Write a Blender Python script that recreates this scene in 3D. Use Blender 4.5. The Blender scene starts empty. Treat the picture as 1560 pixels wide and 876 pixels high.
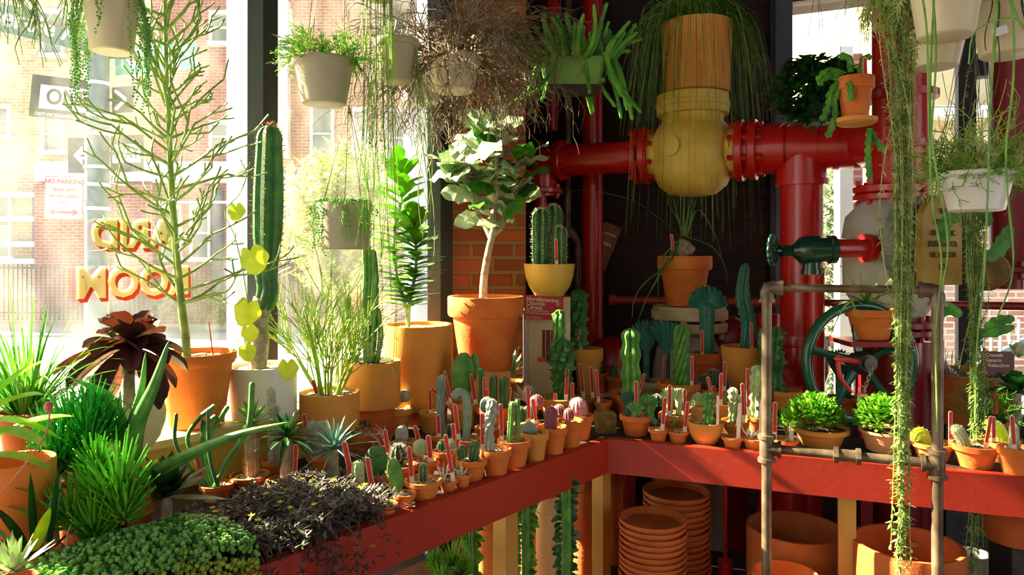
import bpy, math, random
from mathutils import Vector, Matrix
V = Vector
PI = math.pi
R_ = math.radians
sc = bpy.context.scene
COL_ = sc.collection

# ---------------------------------------------------------------- camera, light, exposure
F, HY, CX, CH = 1100.0, 385.0, 780.0, 1.6      # focal length and horizon in pixels, camera height
cam_d = bpy.data.cameras.new('camera'); cam = bpy.data.objects.new('camera', cam_d); COL_.objects.link(cam)
cam.location = (0, 0, CH); cam.rotation_euler = (PI / 2, 0, 0)
cam_d.sensor_width = 36; cam_d.lens = 36 * F / 1560; cam_d.shift_y = -(438 - HY) / 1560
cam_d.clip_start = 0.05; cam_d.clip_end = 300
sc.camera = cam
sc.view_settings.view_transform = 'Standard'
sc.view_settings.look = 'None'
sc.view_settings.exposure = 1.05
sc.view_settings.gamma = 1
sc.view_settings.use_curve_mapping = False
w = bpy.data.worlds.new('sky'); sc.world = w; w.use_nodes = True
nt = w.node_tree
bg = nt.nodes['Background']
tc = nt.nodes.new('ShaderNodeTexCoord'); sp = nt.nodes.new('ShaderNodeSeparateXYZ'); rp = nt.nodes.new('ShaderNodeValToRGB')
nt.links.new(tc.outputs['Generated'], sp.inputs[0]); nt.links.new(sp.outputs['Z'], rp.inputs[0])
rp.color_ramp.elements[0].position = 0.0; rp.color_ramp.elements[0].color = (0.95, 0.95, 0.93, 1)
rp.color_ramp.elements[1].position = 0.7; rp.color_ramp.elements[1].color = (0.66, 0.78, 1.0, 1)
nt.links.new(rp.outputs[0], bg.inputs['Color'])
bg.inputs['Strength'].default_value = 1.25
SUN = V((-.965, .29, 0)).normalized() * math.cos(R_(33)) + V((0, 0, math.sin(R_(33))))
sd = bpy.data.lights.new('sun', 'SUN'); sd.energy = 27; sd.angle = R_(0.6); sd.color = (1.0, .86, .62)
so = bpy.data.objects.new('sun', sd); COL_.objects.link(so)
so.rotation_euler = SUN.to_track_quat('Z', 'Y').to_euler()
so.location = SUN * 20
sc.cycles.max_bounces = 10; sc.cycles.transparent_max_bounces = 12
sc.cycles.sample_clamp_indirect = 6

# ---------------------------------------------------------------- materials
def hexc(h):
    c = [int(h[i:i + 2], 16) / 255 for i in (0, 2, 4)]
    return tuple(x / 12.92 if x <= .04045 else ((x + .055) / 1.055) ** 2.4 for x in c) + (1,)
MATS = {}
def mat(name, c1, c2=None, rough=.6, ns=20., tr=0., trc=None, bump=0., bs=40., metal=0., spec=.5, coat=0., detail=3., ramp=(.35, .65)):
    if name in MATS: return MATS[name]
    m = bpy.data.materials.new(name); m.use_nodes = True; n = m.node_tree.nodes; l = m.node_tree.links
    p = n['Principled BSDF']; p.inputs['Roughness'].default_value = rough; p.inputs['Metallic'].default_value = metal
    p.inputs['Specular IOR Level'].default_value = spec; p.inputs['Coat Weight'].default_value = coat; p.inputs['Coat Roughness'].default_value = .2
    tco = n.new('ShaderNodeTexCoord')
    a = hexc(c1); b = hexc(c2) if c2 else a
    no = n.new('ShaderNodeTexNoise'); no.inputs['Scale'].default_value = ns; no.inputs['Detail'].default_value = detail
    l.new(tco.outputs['Object'], no.inputs['Vector'])
    cr = n.new('ShaderNodeValToRGB'); cr.color_ramp.elements[0].position = ramp[0]; cr.color_ramp.elements[1].position = ramp[1]
    cr.color_ramp.elements[0].color = a; cr.color_ramp.elements[1].color = b
    l.new(no.outputs['Fac'], cr.inputs[0]); l.new(cr.outputs[0], p.inputs['Base Color'])
    if bump:
        n2 = n.new('ShaderNodeTexNoise'); n2.inputs['Scale'].default_value = bs; n2.inputs['Detail'].default_value = 3
        l.new(tco.outputs['Object'], n2.inputs['Vector'])
        bm = n.new('ShaderNodeBump'); bm.inputs['Strength'].default_value = bump; bm.inputs['Distance'].default_value = .01
        l.new(n2.outputs['Fac'], bm.inputs['Height']); l.new(bm.outputs[0], p.inputs['Normal'])
    if tr:
        t = n.new('ShaderNodeBsdfTranslucent')
        if trc: t.inputs[0].default_value = hexc(trc)
        else: l.new(cr.outputs[0], t.inputs[0])
        mx = n.new('ShaderNodeMixShader'); mx.inputs[0].default_value = tr
        l.new(p.outputs[0], mx.inputs[1]); l.new(t.outputs[0], mx.inputs[2])
        l.new(mx.outputs[0], n['Material Output'].inputs[0])
    MATS[name] = m
    return m
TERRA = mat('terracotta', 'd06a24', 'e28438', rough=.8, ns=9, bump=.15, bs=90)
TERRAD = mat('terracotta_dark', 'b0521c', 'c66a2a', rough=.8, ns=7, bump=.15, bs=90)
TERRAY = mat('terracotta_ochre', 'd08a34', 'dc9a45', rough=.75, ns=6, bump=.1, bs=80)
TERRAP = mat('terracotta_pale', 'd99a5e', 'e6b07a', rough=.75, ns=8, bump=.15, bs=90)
CREAM = mat('cream_plastic', 'cdbf9b', 'd6c9a6', rough=.45, ns=4)
WHITEP = mat('white_ceramic', 'd9d9d0', 'e4e4dc', rough=.35, ns=5)
GREYP = mat('grey_plastic', '9d9678', 'aba382', rough=.5, ns=5)
GREENP = mat('green_ceramic', '5f9030', '78a540', rough=.5, ns=6)
SOIL = mat('soil', '2a1a10', '5a3a22', rough=.95, ns=160, bump=.8, bs=120)
GRAVEL = mat('gravel', '6e5238', 'd8c39c', rough=.9, ns=140, bump=.9, bs=120, ramp=(.42, .55))
TAGW = mat('tag_white', 'e9dcc8', rough=.5)
TAGR = mat('tag_red', 'c2281e', 'd23a2a', rough=.5, ns=300, ramp=(.5, .62))
G1 = mat('cactus_green', '3a7a30', '66a040', rough=.5, ns=25)
G2 = mat('cactus_dark', '26572a', '3f7a3a', rough=.5, ns=25)
G3 = mat('cactus_blue', '6d8a80', '8aa396', rough=.6, ns=30)
G4 = mat('cactus_pale', '8aa66a', 'b4c78e', rough=.6, ns=30)
G5 = mat('cactus_grey', '8d9484', 'b3b8a6', rough=.7, ns=60)
TEAL = mat('crest_teal', '1f5a48', '2f7a60', rough=.55, ns=20)
PURP = mat('cactus_purple', '7a3a44', '9a5058', rough=.7, ns=60)
PINK = mat('cactus_pink', 'c4707c', 'e0a4a6', rough=.8, ns=90)
DARKSUC = mat('dark_succulent', '24301f', '3b4a30', rough=.5, ns=40)
SPINE = mat('spine', 'd8cfae', 'f0ead2', rough=.6, ns=50)
SPINEB = mat('spine_brown', 'a05a32', 'c98850', rough=.6, ns=50)
WOOL = mat('wool', 'dcdccf', 'f0f0e6', rough=.9, ns=50, tr=.4)
WOODS = mat('woody_stem', '8a7a5e', 'b0a488', rough=.8, ns=40, bump=.5, bs=60)
CORK = mat('cork_stem', '7c7560', 'a69f88', rough=.85, ns=40, bump=.5, bs=50)
LEAF = mat('leaf_green', '3f8a22', '69ad33', rough=.45, ns=25, tr=.45)
LEAFB = mat('leaf_bright', '6fb52c', '9ccf3f', rough=.45, ns=20, tr=.5)
LEAFY = mat('leaf_yellow', 'b5cf2a', 'd6e23c', rough=.45, ns=20, tr=.55)
LEAFD = mat('leaf_dark', '1d4a1c', '2f6a26', rough=.4, ns=25, tr=.2)
LEAFBL = mat('leaf_blue', '5a8a7a', '84ac98', rough=.45, ns=25, tr=.15)
LEAFS = mat('leaf_silver', 'a3b98c', 'ccd8b8', rough=.6, ns=18, tr=.4)
LEAFP = mat('leaf_purple', '2c1622', '4a2c2c', rough=.3, ns=14, tr=.08, trc='8a4020')
TWIG = mat('twig_green', '6a8a3a', '93ab52', rough=.55, ns=25, tr=.15)
TWIGB = mat('twig_brown', '6b5a40', '9a8862', rough=.7, ns=25, tr=.12)
TWIGD = mat('twig_dark', '54452f', '8a7552', rough=.75, ns=25, tr=.1)
TWIGY = mat('twig_yellow', '7fa838', 'b3cc58', rough=.55, ns=25, tr=.25)
GRASS = mat('grass_blade', '3a6a24', '6a9a36', rough=.45, ns=12, tr=.3)
PEARL = mat('pearl_green', '4a8c3a', '86c058', rough=.35, ns=60, tr=.12)
PEARLY = mat('pearl_yellow', '7a9a2a', 'a3bd3c', rough=.35, ns=60, tr=.2)
OTH = mat('trailing_purple', '4a3a44', '8c7a78', rough=.5, ns=90, tr=.15)
YEL = mat('yellow_flower', 'f0e020', 'f8ee40', rough=.5, tr=.3)
RED = mat('red_paint', 'b01512', 'c21c16', rough=.28, ns=3, coat=.4, bump=.08, bs=12)
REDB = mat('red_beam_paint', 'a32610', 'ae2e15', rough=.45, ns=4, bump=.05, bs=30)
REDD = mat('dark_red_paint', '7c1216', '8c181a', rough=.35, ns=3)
VALY = mat('yellow_paint', 'c9a93a', 'd9bd55', rough=.55, ns=9, bump=.2, bs=30, detail=6)
VALW = mat('grey_white_paint', 'a5a294', 'bdb9aa', rough=.6, ns=5, bump=.3, bs=40)
PLATE = mat('yellow_plate_paint', '9c7a22', 'b08d33', rough=.5, ns=10, bump=.2, bs=30)
GRN = mat('green_paint', '0a3226', '10442f', rough=.25, ns=4, coat=.4, bump=.1, bs=20)
GRNW = mat('wheel_green', '0c5238', '12694a', rough=.22, ns=4, coat=.5, bump=.1, bs=20)
PIPE = mat('bare_pipe', '5c4a38', '8a7860', rough=.4, ns=14, metal=.4, bump=.15, bs=50)
STEEL = mat('dark_iron', '20201e', '35332f', rough=.6, ns=20)
WIRE = mat('wire', '6a5f4c', rough=.5, metal=.6)
WOODY = mat('yellow_pine', 'c08a34', 'd09c48', rough=.65, ns=5, bump=.15, bs=30)
TABLE = mat('dark_bench_board', '1c130e', '30211a', rough=.8, ns=12, bump=.3, bs=40)
FRAME = mat('blue_grey_frame', '4e5a68', '5c6878', rough=.4, ns=3)
FRAMED = mat('dark_frame', '1a1d22', '24282d', rough=.5, ns=3)
WHITEPAINT = mat('white_paint', 'd8d4c8', 'e2ded2', rough=.6, ns=5)
FACEW = mat('outdoor_white', 'b4b2ac', 'c4c2bc', rough=.8, ns=.8)
SIGNG = mat('street_sign_green', '045844', '06624e', rough=.5)
SIGNW = mat('sign_white', 'c8c8c4', rough=.5)
SIGNK = mat('sign_black', '1b211c', '262d27', rough=.5, ns=4)
SIGNR = mat('sign_red', 'b8222a', rough=.5)
CARDR = mat('card_red', 'ae1420', 'b81a26', rough=.4, ns=6)
CARDD = mat('card_dark_red', '5a1018', '66141c', rough=.4, ns=6)
POLE = mat('pole_paint', '42585c', '5c7072', rough=.4, ns=3)
LETY = mat('letter_cream', 'f2ecb0', 'f8f6e0', rough=.6, ns=6, tr=.5)
LETR = mat('letter_shade_red', 'b8371c', 'c6452a', rough=.6, tr=.3)
def brick(name, c1, c2, mortar, scale=1.0, wx=.215, hy=.075, off=.5, ms=.012, rough=.85, patch=None, bumps=.5):
    m = bpy.data.materials.new(name); m.use_nodes = True; n = m.node_tree.nodes; l = m.node_tree.links
    p = n['Principled BSDF']; p.inputs['Roughness'].default_value = rough
    t = n.new('ShaderNodeTexCoord'); s = n.new('ShaderNodeSeparateXYZ'); c = n.new('ShaderNodeCombineXYZ')
    l.new(t.outputs['Object'], s.inputs[0])
    ad = n.new('ShaderNodeMath'); ad.operation = 'ADD'
    l.new(s.outputs['X'], ad.inputs[0]); l.new(s.outputs['Y'], ad.inputs[1])
    l.new(ad.outputs[0], c.inputs[0]); l.new(s.outputs['Z'], c.inputs[1])
    b = n.new('ShaderNodeTexBrick'); b.inputs['Scale'].default_value = scale
    b.inputs['Color1'].default_value = hexc(c1); b.inputs['Color2'].default_value = hexc(c2); b.inputs['Mortar'].default_value = hexc(mortar)
    b.inputs['Brick Width'].default_value = wx; b.inputs['Row Height'].default_value = hy; b.inputs['Mortar Size'].default_value = ms
    b.inputs['Mortar Smooth'].default_value = .3
    l.new(c.outputs[0], b.inputs['Vector'])
    no = n.new('ShaderNodeTexNoise'); no.inputs['Scale'].default_value = 2.2; no.inputs['Detail'].default_value = 6
    l.new(t.outputs['Object'], no.inputs['Vector'])
    cr = n.new('ShaderNodeValToRGB'); cr.color_ramp.elements[0].position = .35; cr.color_ramp.elements[1].position = .65
    cr.color_ramp.elements[0].color = (0, 0, 0, 1); cr.color_ramp.elements[1].color = (1, 1, 1, 1)
    l.new(no.outputs['Fac'], cr.inputs[0])
    mx = n.new('ShaderNodeMix'); mx.data_type = 'RGBA'
    l.new(cr.outputs[0], mx.inputs[0]); l.new(b.outputs['Color'], mx.inputs[6]); mx.inputs[7].default_value = hexc(patch or mortar)
    mu = n.new('ShaderNodeMath'); mu.operation = 'MULTIPLY'; mu.inputs[1].default_value = .55
    l.new(cr.outputs[0], mu.inputs[0]); l.new(mu.outputs[0], mx.inputs[0])
    l.new(mx.outputs[2], p.inputs['Base Color'])
    bm = n.new('ShaderNodeBump'); bm.inputs['Strength'].default_value = bumps; bm.inputs['Distance'].default_value = .008; bm.invert = True
    l.new(b.outputs['Fac'], bm.inputs['Height']); l.new(bm.outputs[0], p.inputs['Normal'])
    return m
BRICKIN = brick('indoor_brick', 'a8481f', '6a2e1a', '7e6440', patch='94582a', bumps=1.)
BRICKDK = brick('recess_shade_brick', '38180f', '25100a', '1e1610', patch='2c2014', bumps=.9)  # recess brick, its colour darkened to stand in for shade
BRICKR = brick('house_brick_red', '7e3428', '6c2c22', '9a7c6c', patch='8e5a4a')
BRICKY = brick('house_brick_pale', 'a8946a', '8c7048', 'b8ac94', patch='b4ac98')
BRICKO = brick('house_brick_orange', '8a5238', '744430', 'a48c72', patch='a07c56')
def glassmat():
    m = bpy.data.materials.new('window_glass'); m.use_nodes = True; n = m.node_tree.nodes; l = m.node_tree.links
    n.remove(n['Principled BSDF'])
    t = n.new('ShaderNodeBsdfTransparent'); t.inputs[0].default_value = (.97, .98, .97, 1)
    g = n.new('ShaderNodeBsdfGlossy'); g.inputs['Roughness'].default_value = .02
    fr = n.new('ShaderNodeFresnel'); fr.inputs[0].default_value = 1.45
    m1 = n.new('ShaderNodeMixShader'); l.new(fr.outputs[0], m1.inputs[0]); l.new(t.outputs[0], m1.inputs[1]); l.new(g.outputs[0], m1.inputs[2])
    # a thin film of dust on the pane, its glow also standing in for bloom
    d = n.new('ShaderNodeBsdfTranslucent'); d.inputs[0].default_value = (.95, .93, .85, 1)
    tcx = n.new('ShaderNodeTexCoord'); mp = n.new('ShaderNodeMapping'); mp.inputs['Scale'].default_value = (3, 3, 1.5); mp.inputs['Rotation'].default_value = (0, .5, 0)
    no = n.new('ShaderNodeTexNoise'); no.inputs['Scale'].default_value = 3; no.inputs['Detail'].default_value = 7
    l.new(tcx.outputs['Object'], mp.inputs[0]); l.new(mp.outputs[0], no.inputs['Vector'])
    cr = n.new('ShaderNodeMapRange'); cr.inputs['From Min'].default_value = .4; cr.inputs['From Max'].default_value = .75
    cr.inputs['To Min'].default_value = .008; cr.inputs['To Max'].default_value = .035
    l.new(no.outputs['Fac'], cr.inputs[0])
    m2 = n.new('ShaderNodeMixShader'); l.new(cr.outputs[0], m2.inputs[0]); l.new(m1.outputs[0], m2.inputs[1]); l.new(d.outputs[0], m2.inputs[2])
    l.new(m2.outputs[0], n['Material Output'].inputs[0])
    return m
GLASS = glassmat()

# ---------------------------------------------------------------- mesh library
def W(px, py, D): return V(((px - CX) / F * D, D, CH - (py - HY) / F * D))
def frame(d, up=V((0, 0, 1))):
    d = d.normalized()
    s = d.cross(up)
    if s.length < 1e-4: s = d.cross(V((0, 1, 0)))
    s.normalize()
    return s, s.cross(d).normalized()
def resample(pts, n):
    P = [V(p) for p in pts]
    if len(P) < 3: return [P[0].lerp(P[-1], i / (n - 1)) for i in range(n)]
    Q = [P[0] * 2 - P[1]] + P + [P[-1] * 2 - P[-2]]
    out = []; m = len(P) - 1
    for i in range(n):
        t = i / (n - 1) * m; k = min(int(t), m - 1); t -= k
        a, b, c, d = Q[k], Q[k + 1], Q[k + 2], Q[k + 3]
        out.append(.5 * ((2 * b) + (c - a) * t + (2 * a - 5 * b + 4 * c - d) * t * t + (3 * b - a - 3 * c + d) * t ** 3))
    return out
class MB:
    def __init__(s): s.v = []; s.f = []
    def add(s, vs, fs):
        o = len(s.v); s.v += [tuple(v) for v in vs]; s.f += [tuple(i + o for i in f) for f in fs]
    def rings(s, rings, c0=True, c1=True):
        n = len(rings[0]); vs = [p for r in rings for p in r]; fs = []
        for i in range(len(rings) - 1):
            for j in range(n):
                k = (j + 1) % n
                fs.append((i * n + j, i * n + k, (i + 1) * n + k, (i + 1) * n + j))
        if c0: fs.append(tuple(range(n - 1, -1, -1)))
        if c1: fs.append(tuple((len(rings) - 1) * n + j for j in range(n)))
        s.add(vs, fs)
    def tube(s, pts, r, n=6, c=True):
        P = [V(p) for p in pts]; m = len(P)
        if not isinstance(r, (list, tuple)): r = [r] * m
        t = (P[1] - P[0]).normalized(); a, b = frame(t); R = []
        for i in range(m):
            tt = (P[min(i + 1, m - 1)] - P[max(i - 1, 0)]).normalized()
            a = (a - tt * a.dot(tt)).normalized(); b = tt.cross(a)
            R.append([P[i] + (a * math.cos(2 * PI * j / n) + b * math.sin(2 * PI * j / n)) * r[i] for j in range(n)])
        s.rings(R, c, c)
    def lathe(s, prof, n=32, c=V((0, 0, 0)), ax=V((0, 0, 1)), cap=True):
        a, b = frame(ax); ax = ax.normalized(); c = V(c)
        s.rings([[c + ax * z + (a * math.cos(2 * PI * j / n) + b * math.sin(2 * PI * j / n)) * max(r, 1e-4) for j in range(n)] for r, z in prof], cap, cap)
    def cyl(s, a, b, r, n=16, r2=None):
        a = V(a); b = V(b); s.lathe([(r, 0), (r if r2 is None else r2, (b - a).length)], n, a, b - a)
    def box(s, c, sz, M=None):
        c = V(c); vs = []
        for x in (-.5, .5):
            for y in (-.5, .5):
                for z in (-.5, .5):
                    p = V((x * sz[0], y * sz[1], z * sz[2])); vs.append(c + (M @ p if M else p))
        s.add(vs, [(0, 1, 3, 2), (4, 6, 7, 5), (0, 4, 5, 1), (2, 3, 7, 6), (0, 2, 6, 4), (1, 5, 7, 3)])
    def prism(s, poly, z0, z1):
        n = len(poly)
        s.add([V((x, y, z0)) for x, y in poly] + [V((x, y, z1)) for x, y in poly],
              [tuple(range(n - 1, -1, -1)), tuple(range(n, 2 * n))] + [(j, (j + 1) % n, (j + 1) % n + n, j + n) for j in range(n)])
    def ell(s, c, r, M=None, n=10, m=7):
        c = V(c); R = []
        for i in range(1, m):
            a = PI * i / m
            R.append([c + (M @ V((r[0] * math.sin(a) * math.cos(2 * PI * j / n), r[1] * math.sin(a) * math.sin(2 * PI * j / n), -r[2] * math.cos(a))) if M else
                      V((r[0] * math.sin(a) * math.cos(2 * PI * j / n), r[1] * math.sin(a) * math.sin(2 * PI * j / n), -r[2] * math.cos(a)))) for j in range(n)])
        s.rings(R)
    def leaf(s, b, d, L, w, bend=0., up=V((0, 0, 1)), seg=5, th=0., fold=.15, shape='lance', wob=0.):
        b = V(b); d = V(d).normalized(); pts = [b + d * (L * t / seg) + V((0, 0, bend * L * (t / seg) ** 2)) for t in range(seg + 1)]
        vs = []; fs = []; k = 4 if th else 3
        for i, p in enumerate(pts):
            t = i / seg; tt = (pts[min(i + 1, seg)] - pts[max(i - 1, 0)]).normalized()
            sd, nn = frame(tt, up)
            if shape == 'lance': ww = w * (.18 + .82 * math.sin(PI * min(1, t * .92 + .08) ** .8)) if t < 1 else w * .04
            elif shape == 'taper': ww = w * (1 - t) ** .7 + .0004
            elif shape == 'strap': ww = w * (1 if t < .7 else max(.05, (1 - t) / .3))
            elif shape == 'oval': ww = w * max(.12, math.sin(PI * (t * .86 + .07)) ** .6)
            elif shape == 'spoon': ww = w * (.25 + .75 * math.sin(PI * min(1, t ** 1.6 * .93)) ** .8) if t < 1 else w * .15
            ww *= .5
            z = wob * w * math.sin(i * 2.4)
            if th:
                h = th * .5 * max(.1, ww * 2 / w)
                vs += [p - sd * ww + nn * z, p - nn * h, p + sd * ww - nn * z, p + nn * h * .5]
            else: vs += [p - sd * ww + nn * (fold * ww * 2 + z), p, p + sd * ww + nn * (fold * ww * 2 - z)]
        for i in range(seg):
            for j in range(k if th else 2):
                a = i * k + j; c = i * k + (j + 1) % k
                fs.append((a, c, c + k, a + k))
        if th: fs += [(3, 2, 1, 0), tuple(seg * k + j for j in range(4))]
        s.add(vs, fs)
    def spine(s, p, d, L, r=.0006):
        p = V(p); d = V(d).normalized(); a, b = frame(d)
        s.add([p + a * r, p - a * .5 * r + b * .87 * r, p - a * .5 * r - b * .87 * r, p + d * L], [(0, 1, 3), (1, 2, 3), (2, 0, 3)])
    def ribbed(s, pts, R, ribs=8, depth=.22, twist=0., rings=22, bump=0., bf=12., prof=None, base=.88, rng=None, sub=4, dome=1.):
        P = resample(pts, 60); ln = [0]
        for i in range(1, 60): ln.append(ln[-1] + (P[i] - P[i - 1]).length)
        T = ln[-1]
        us = [i / rings * max(.02, 1 - R * dome / T) for i in range(rings)] + [1 - R * dome / T * (1 - math.sin(a * PI / 2 / 6)) if T > R * dome else max(.02, math.sin(a * PI / 2 / 6)) for a in range(7)]
        us = sorted(set(round(min(1, max(0, u)), 5) for u in us))
        def at(u):
            x = u * T; k = 0
            while k < 58 and ln[k + 1] < x: k += 1
            f = (x - ln[k]) / max(1e-9, ln[k + 1] - ln[k]); return P[k].lerp(P[k + 1], min(1, f)), (P[k + 1] - P[k]).normalized()
        a = None; Rg = []; crest = []; n = ribs * sub
        for iu, u in enumerate(us):
            p, t = at(u)
            if a is None: a, b = frame(t)
            a = (a - t * a.dot(t)).normalized(); b = t.cross(a)
            rem = (1 - u) * T / (R * dome); r = R
            if rem < 1: r = R * math.sqrt(max(.0025, 1 - (1 - rem) ** 2))
            r *= base + (1 - base) * min(1, u * 5)
            if prof: r *= prof(u)
            ring = []
            for j in range(n):
                an = 2 * PI * j / n
                c = abs(math.cos(ribs * an / 2))
                q = 1 - depth + depth * c ** .8
                if bump: q *= 1 + bump * math.sin(u * T / R * bf + (j // sub % 2) * PI) * (c ** 2)
                an2 = an + twist * u
                dr = a * math.cos(an2) + b * math.sin(an2)
                ring.append(p + dr * r * q)
                if j % sub == 0: crest.append((p + dr * r * q, (dr + t * (.3 if rem > 1 else 1.2)).normalized(), iu))
            Rg.append(ring)
        s.rings(Rg)
        return crest
    def build(s, name, m, parent=None, smooth=True, world=False, label=None):
        me = bpy.data.meshes.new(name)
        off = parent.location if (world and parent) else V((0, 0, 0))
        me.from_pydata([tuple(V(v) - off) for v in s.v] if world and parent else s.v, [], s.f); me.materials.append(m)
        if smooth:
            me.polygons.foreach_set('use_smooth', [True] * len(me.polygons))
            try: me.set_sharp_from_angle(angle=R_(40))
            except Exception: pass
        me.update()
        o = bpy.data.objects.new(name, me); COL_.objects.link(o)
        if parent: o.parent = parent
        if label: o['label'] = label
        return o
def thing(name, label, cat, loc=(0, 0, 0), group=None, rz=0):
    o = bpy.data.objects.new(name, None); COL_.objects.link(o); o.empty_display_size = .05
    o.location = loc; o.rotation_euler = (0, 0, rz); o['label'] = label; o['category'] = cat
    if group: o['group'] = group
    return o
def tag_(o, label, cat, group=None):
    o['label'] = label; o['category'] = cat
    if group: o['group'] = group
    return o
def struct(o): o['kind'] = 'structure'; return o
def text(name, s, size, m, parent, M, ext=.001, off=0., sx=1., align='CENTER', spacing=1.):
    cu = bpy.data.curves.new(name, 'FONT'); cu.body = s; cu.size = size; cu.extrude = ext; cu.offset = off; cu.align_x = align; cu.align_y = 'CENTER'
    cu.space_character = spacing; cu.resolution_u = 3
    o = bpy.data.objects.new(name, cu); COL_.objects.link(o)
    me = bpy.data.meshes.new_from_object(o.evaluated_get(bpy.context.evaluated_depsgraph_get()))
    bpy.data.objects.remove(o)
    S = Matrix.Diagonal((sx, 1, 1, 1)); off_ = Matrix.Translation(-parent.location) if parent else Matrix.Identity(4)
    me.transform(off_ @ M @ S)
    me.materials.clear(); me.materials.append(m)
    o = bpy.data.objects.new(name, me); COL_.objects.link(o)
    if parent: o.parent = parent
    return o
def face_matrix(c, yaw=0., roll=0., pitch=0.):
    # text plane standing upright, facing the camera side (-Y), turned by yaw about Z
    return Matrix.Translation(V(c)) @ Matrix.Rotation(yaw, 4, 'Z') @ Matrix.Rotation(PI / 2 + pitch, 4, 'X') @ Matrix.Rotation(roll, 4, 'Z')

# ---------------------------------------------------------------- room
u1 = V((.643, .766, 0)); n1 = V((-.766, .643, 0))     # along the left window, and out through it
u2 = V((.936, -.352, 0)); n2 = V((.352, .936, 0))     # along the right bench, and towards its back
CORN = V((.356, 2.70, 0))
W0 = CORN + n1 * 1.05
def win_t(px):
    k = (px - CX) / F
    return (k * W0.y - W0.x) / (u1.x - k * u1.y)
def win_p(px, z=0, d=0):
    p = W0 + u1 * win_t(px) + n1 * d; return V((p.x, p.y, z))
ZB = .9
RZ1 = math.atan2(u1.y, u1.x); RZ2 = math.atan2(u2.y, u2.x)
def wallbox(name, p0, p1, z0, z1, th, m, parent=None, side=1):
    p0 = V((p0[0], p0[1], 0)); p1 = V((p1[0], p1[1], 0)); d = (p1 - p0); L = d.length
    o = MB(); o.box((L / 2, side * th / 2, (z0 + z1) / 2), (L, th, z1 - z0))
    ob = o.build(name, m, parent, smooth=False)
    if parent: ob.location = p0 - parent.location
    else: ob.location = p0
    ob.rotation_euler = (0, 0, math.atan2(d.y, d.x))
    return ob
# left window wall
tR = win_t(682)
pR = W0 + u1 * tR
tL = -3.6
pL = W0 + u1 * tL
struct(wallbox('wall_left', pL, pR, 0, .16, .16, mat('sill_wall', '8a8478', '9a9486', rough=.8), side=1))
struct(wallbox('trim_1', pL, pR, 2.98, 3.2, .16, FRAMED, side=1))
win = thing('window_1', 'tall shop window wall with blue-grey mullions on the left', 'window', (pR.x, pR.y, 0)); del win['category']; del win['label']; struct(win)
def mullion(t0, t1, m1, d0=-.05, d1=.10, nm='window_frame'):
    b = MB(); c = W0 + u1 * ((t0 + t1) / 2) + n1 * ((d0 + d1) / 2)
    b.box((c.x, c.y, 1.57), (abs(t1 - t0), abs(d1 - d0), 2.82), Matrix.Rotation(RZ1, 3, 'Z'))
    return b.build(nm, m1, win, smooth=False, world=True)
mullion(win_t(366), win_t(390), FRAME)
mullion(win_t(390) + .002, win_t(417), FRAMED, -.03, .08)
mullion(win_t(640), win_t(660), FRAME)
mullion(win_t(660) + .002, win_t(683), FRAMED, -.03, .08)
tm = win_t(366)
mullion(tm - 1.35, tm - 1.27, FRAME)
mullion(tm - 2.4, tm - 2.32, FRAME)
def rail_(t0, t1, z, h=.05):
    b = MB(); c = W0 + u1 * ((t0 + t1) / 2) + n1 * .02
    b.box((c.x, c.y, z), (abs(t1 - t0), .09, h), Matrix.Rotation(RZ1, 3, 'Z')); b.build('window_rail', FRAME, win, smooth=False, world=True)
rail_(tL, tR, .185); rail_(tL, tR, 2.955)
for a, b in ((win_t(417), win_t(640)), (tm - 1.27, tm), (tm - 2.32, tm - 1.35), (tL, tm - 2.4)):
    g = MB(); c = W0 + u1 * ((a + b) / 2) + n1 * .03
    g.box((c.x, c.y, 1.57), (b - a, .008, 2.76), Matrix.Rotation(RZ1, 3, 'Z')); g.build('pane', GLASS, win, smooth=False, world=True)
qe = V((1.7, 4.55, 0)) + u2 * 3.6 + n2 * .2
PA = [pL + n1 * .16 - V((.02, 0, 0)), pR + n1 * .16, qe, V((5.2, -2.55, 0)), V((pL.x - .05, -2.55, 0))]
PB = [pR + n1 * .16, V((pR.x + .1, 4.9, 0)), V((1.7, 4.95, 0)), qe]
flo = MB(); cei = MB()
for P_ in (PA, PB): flo.prism([(p.x, p.y) for p in P_][::-1], -.08, 0); cei.prism([(p.x, p.y) for p in P_][::-1], 3.2, 3.28)
struct(flo.build('floor', mat('floor_concrete', '2c241e', '382e26', rough=.8, ns=3, bump=.2), smooth=False))
struct(cei.build('ceiling', mat('ceiling_dark', '3a2c22', '4a3a2c', rough=.8, ns=3), smooth=False))
# back walls
PD = 3.62
pier0 = W(683, 385, PD); pier1 = W(801, 385, PD)
struct(wallbox('wall_back_pier', (pier0.x - .1, PD), (pier1.x, PD), 0, 3.2, .25, BRICKIN, side=1))
BD = 4.55
bw1 = W(1186, 385, BD)
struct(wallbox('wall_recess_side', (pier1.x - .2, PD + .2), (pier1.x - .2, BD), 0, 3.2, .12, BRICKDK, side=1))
struct(wallbox('wall_back', (pier1.x - .35, BD), (bw1.x, BD), 0, 3.2, .3, BRICKDK, side=1))
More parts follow.
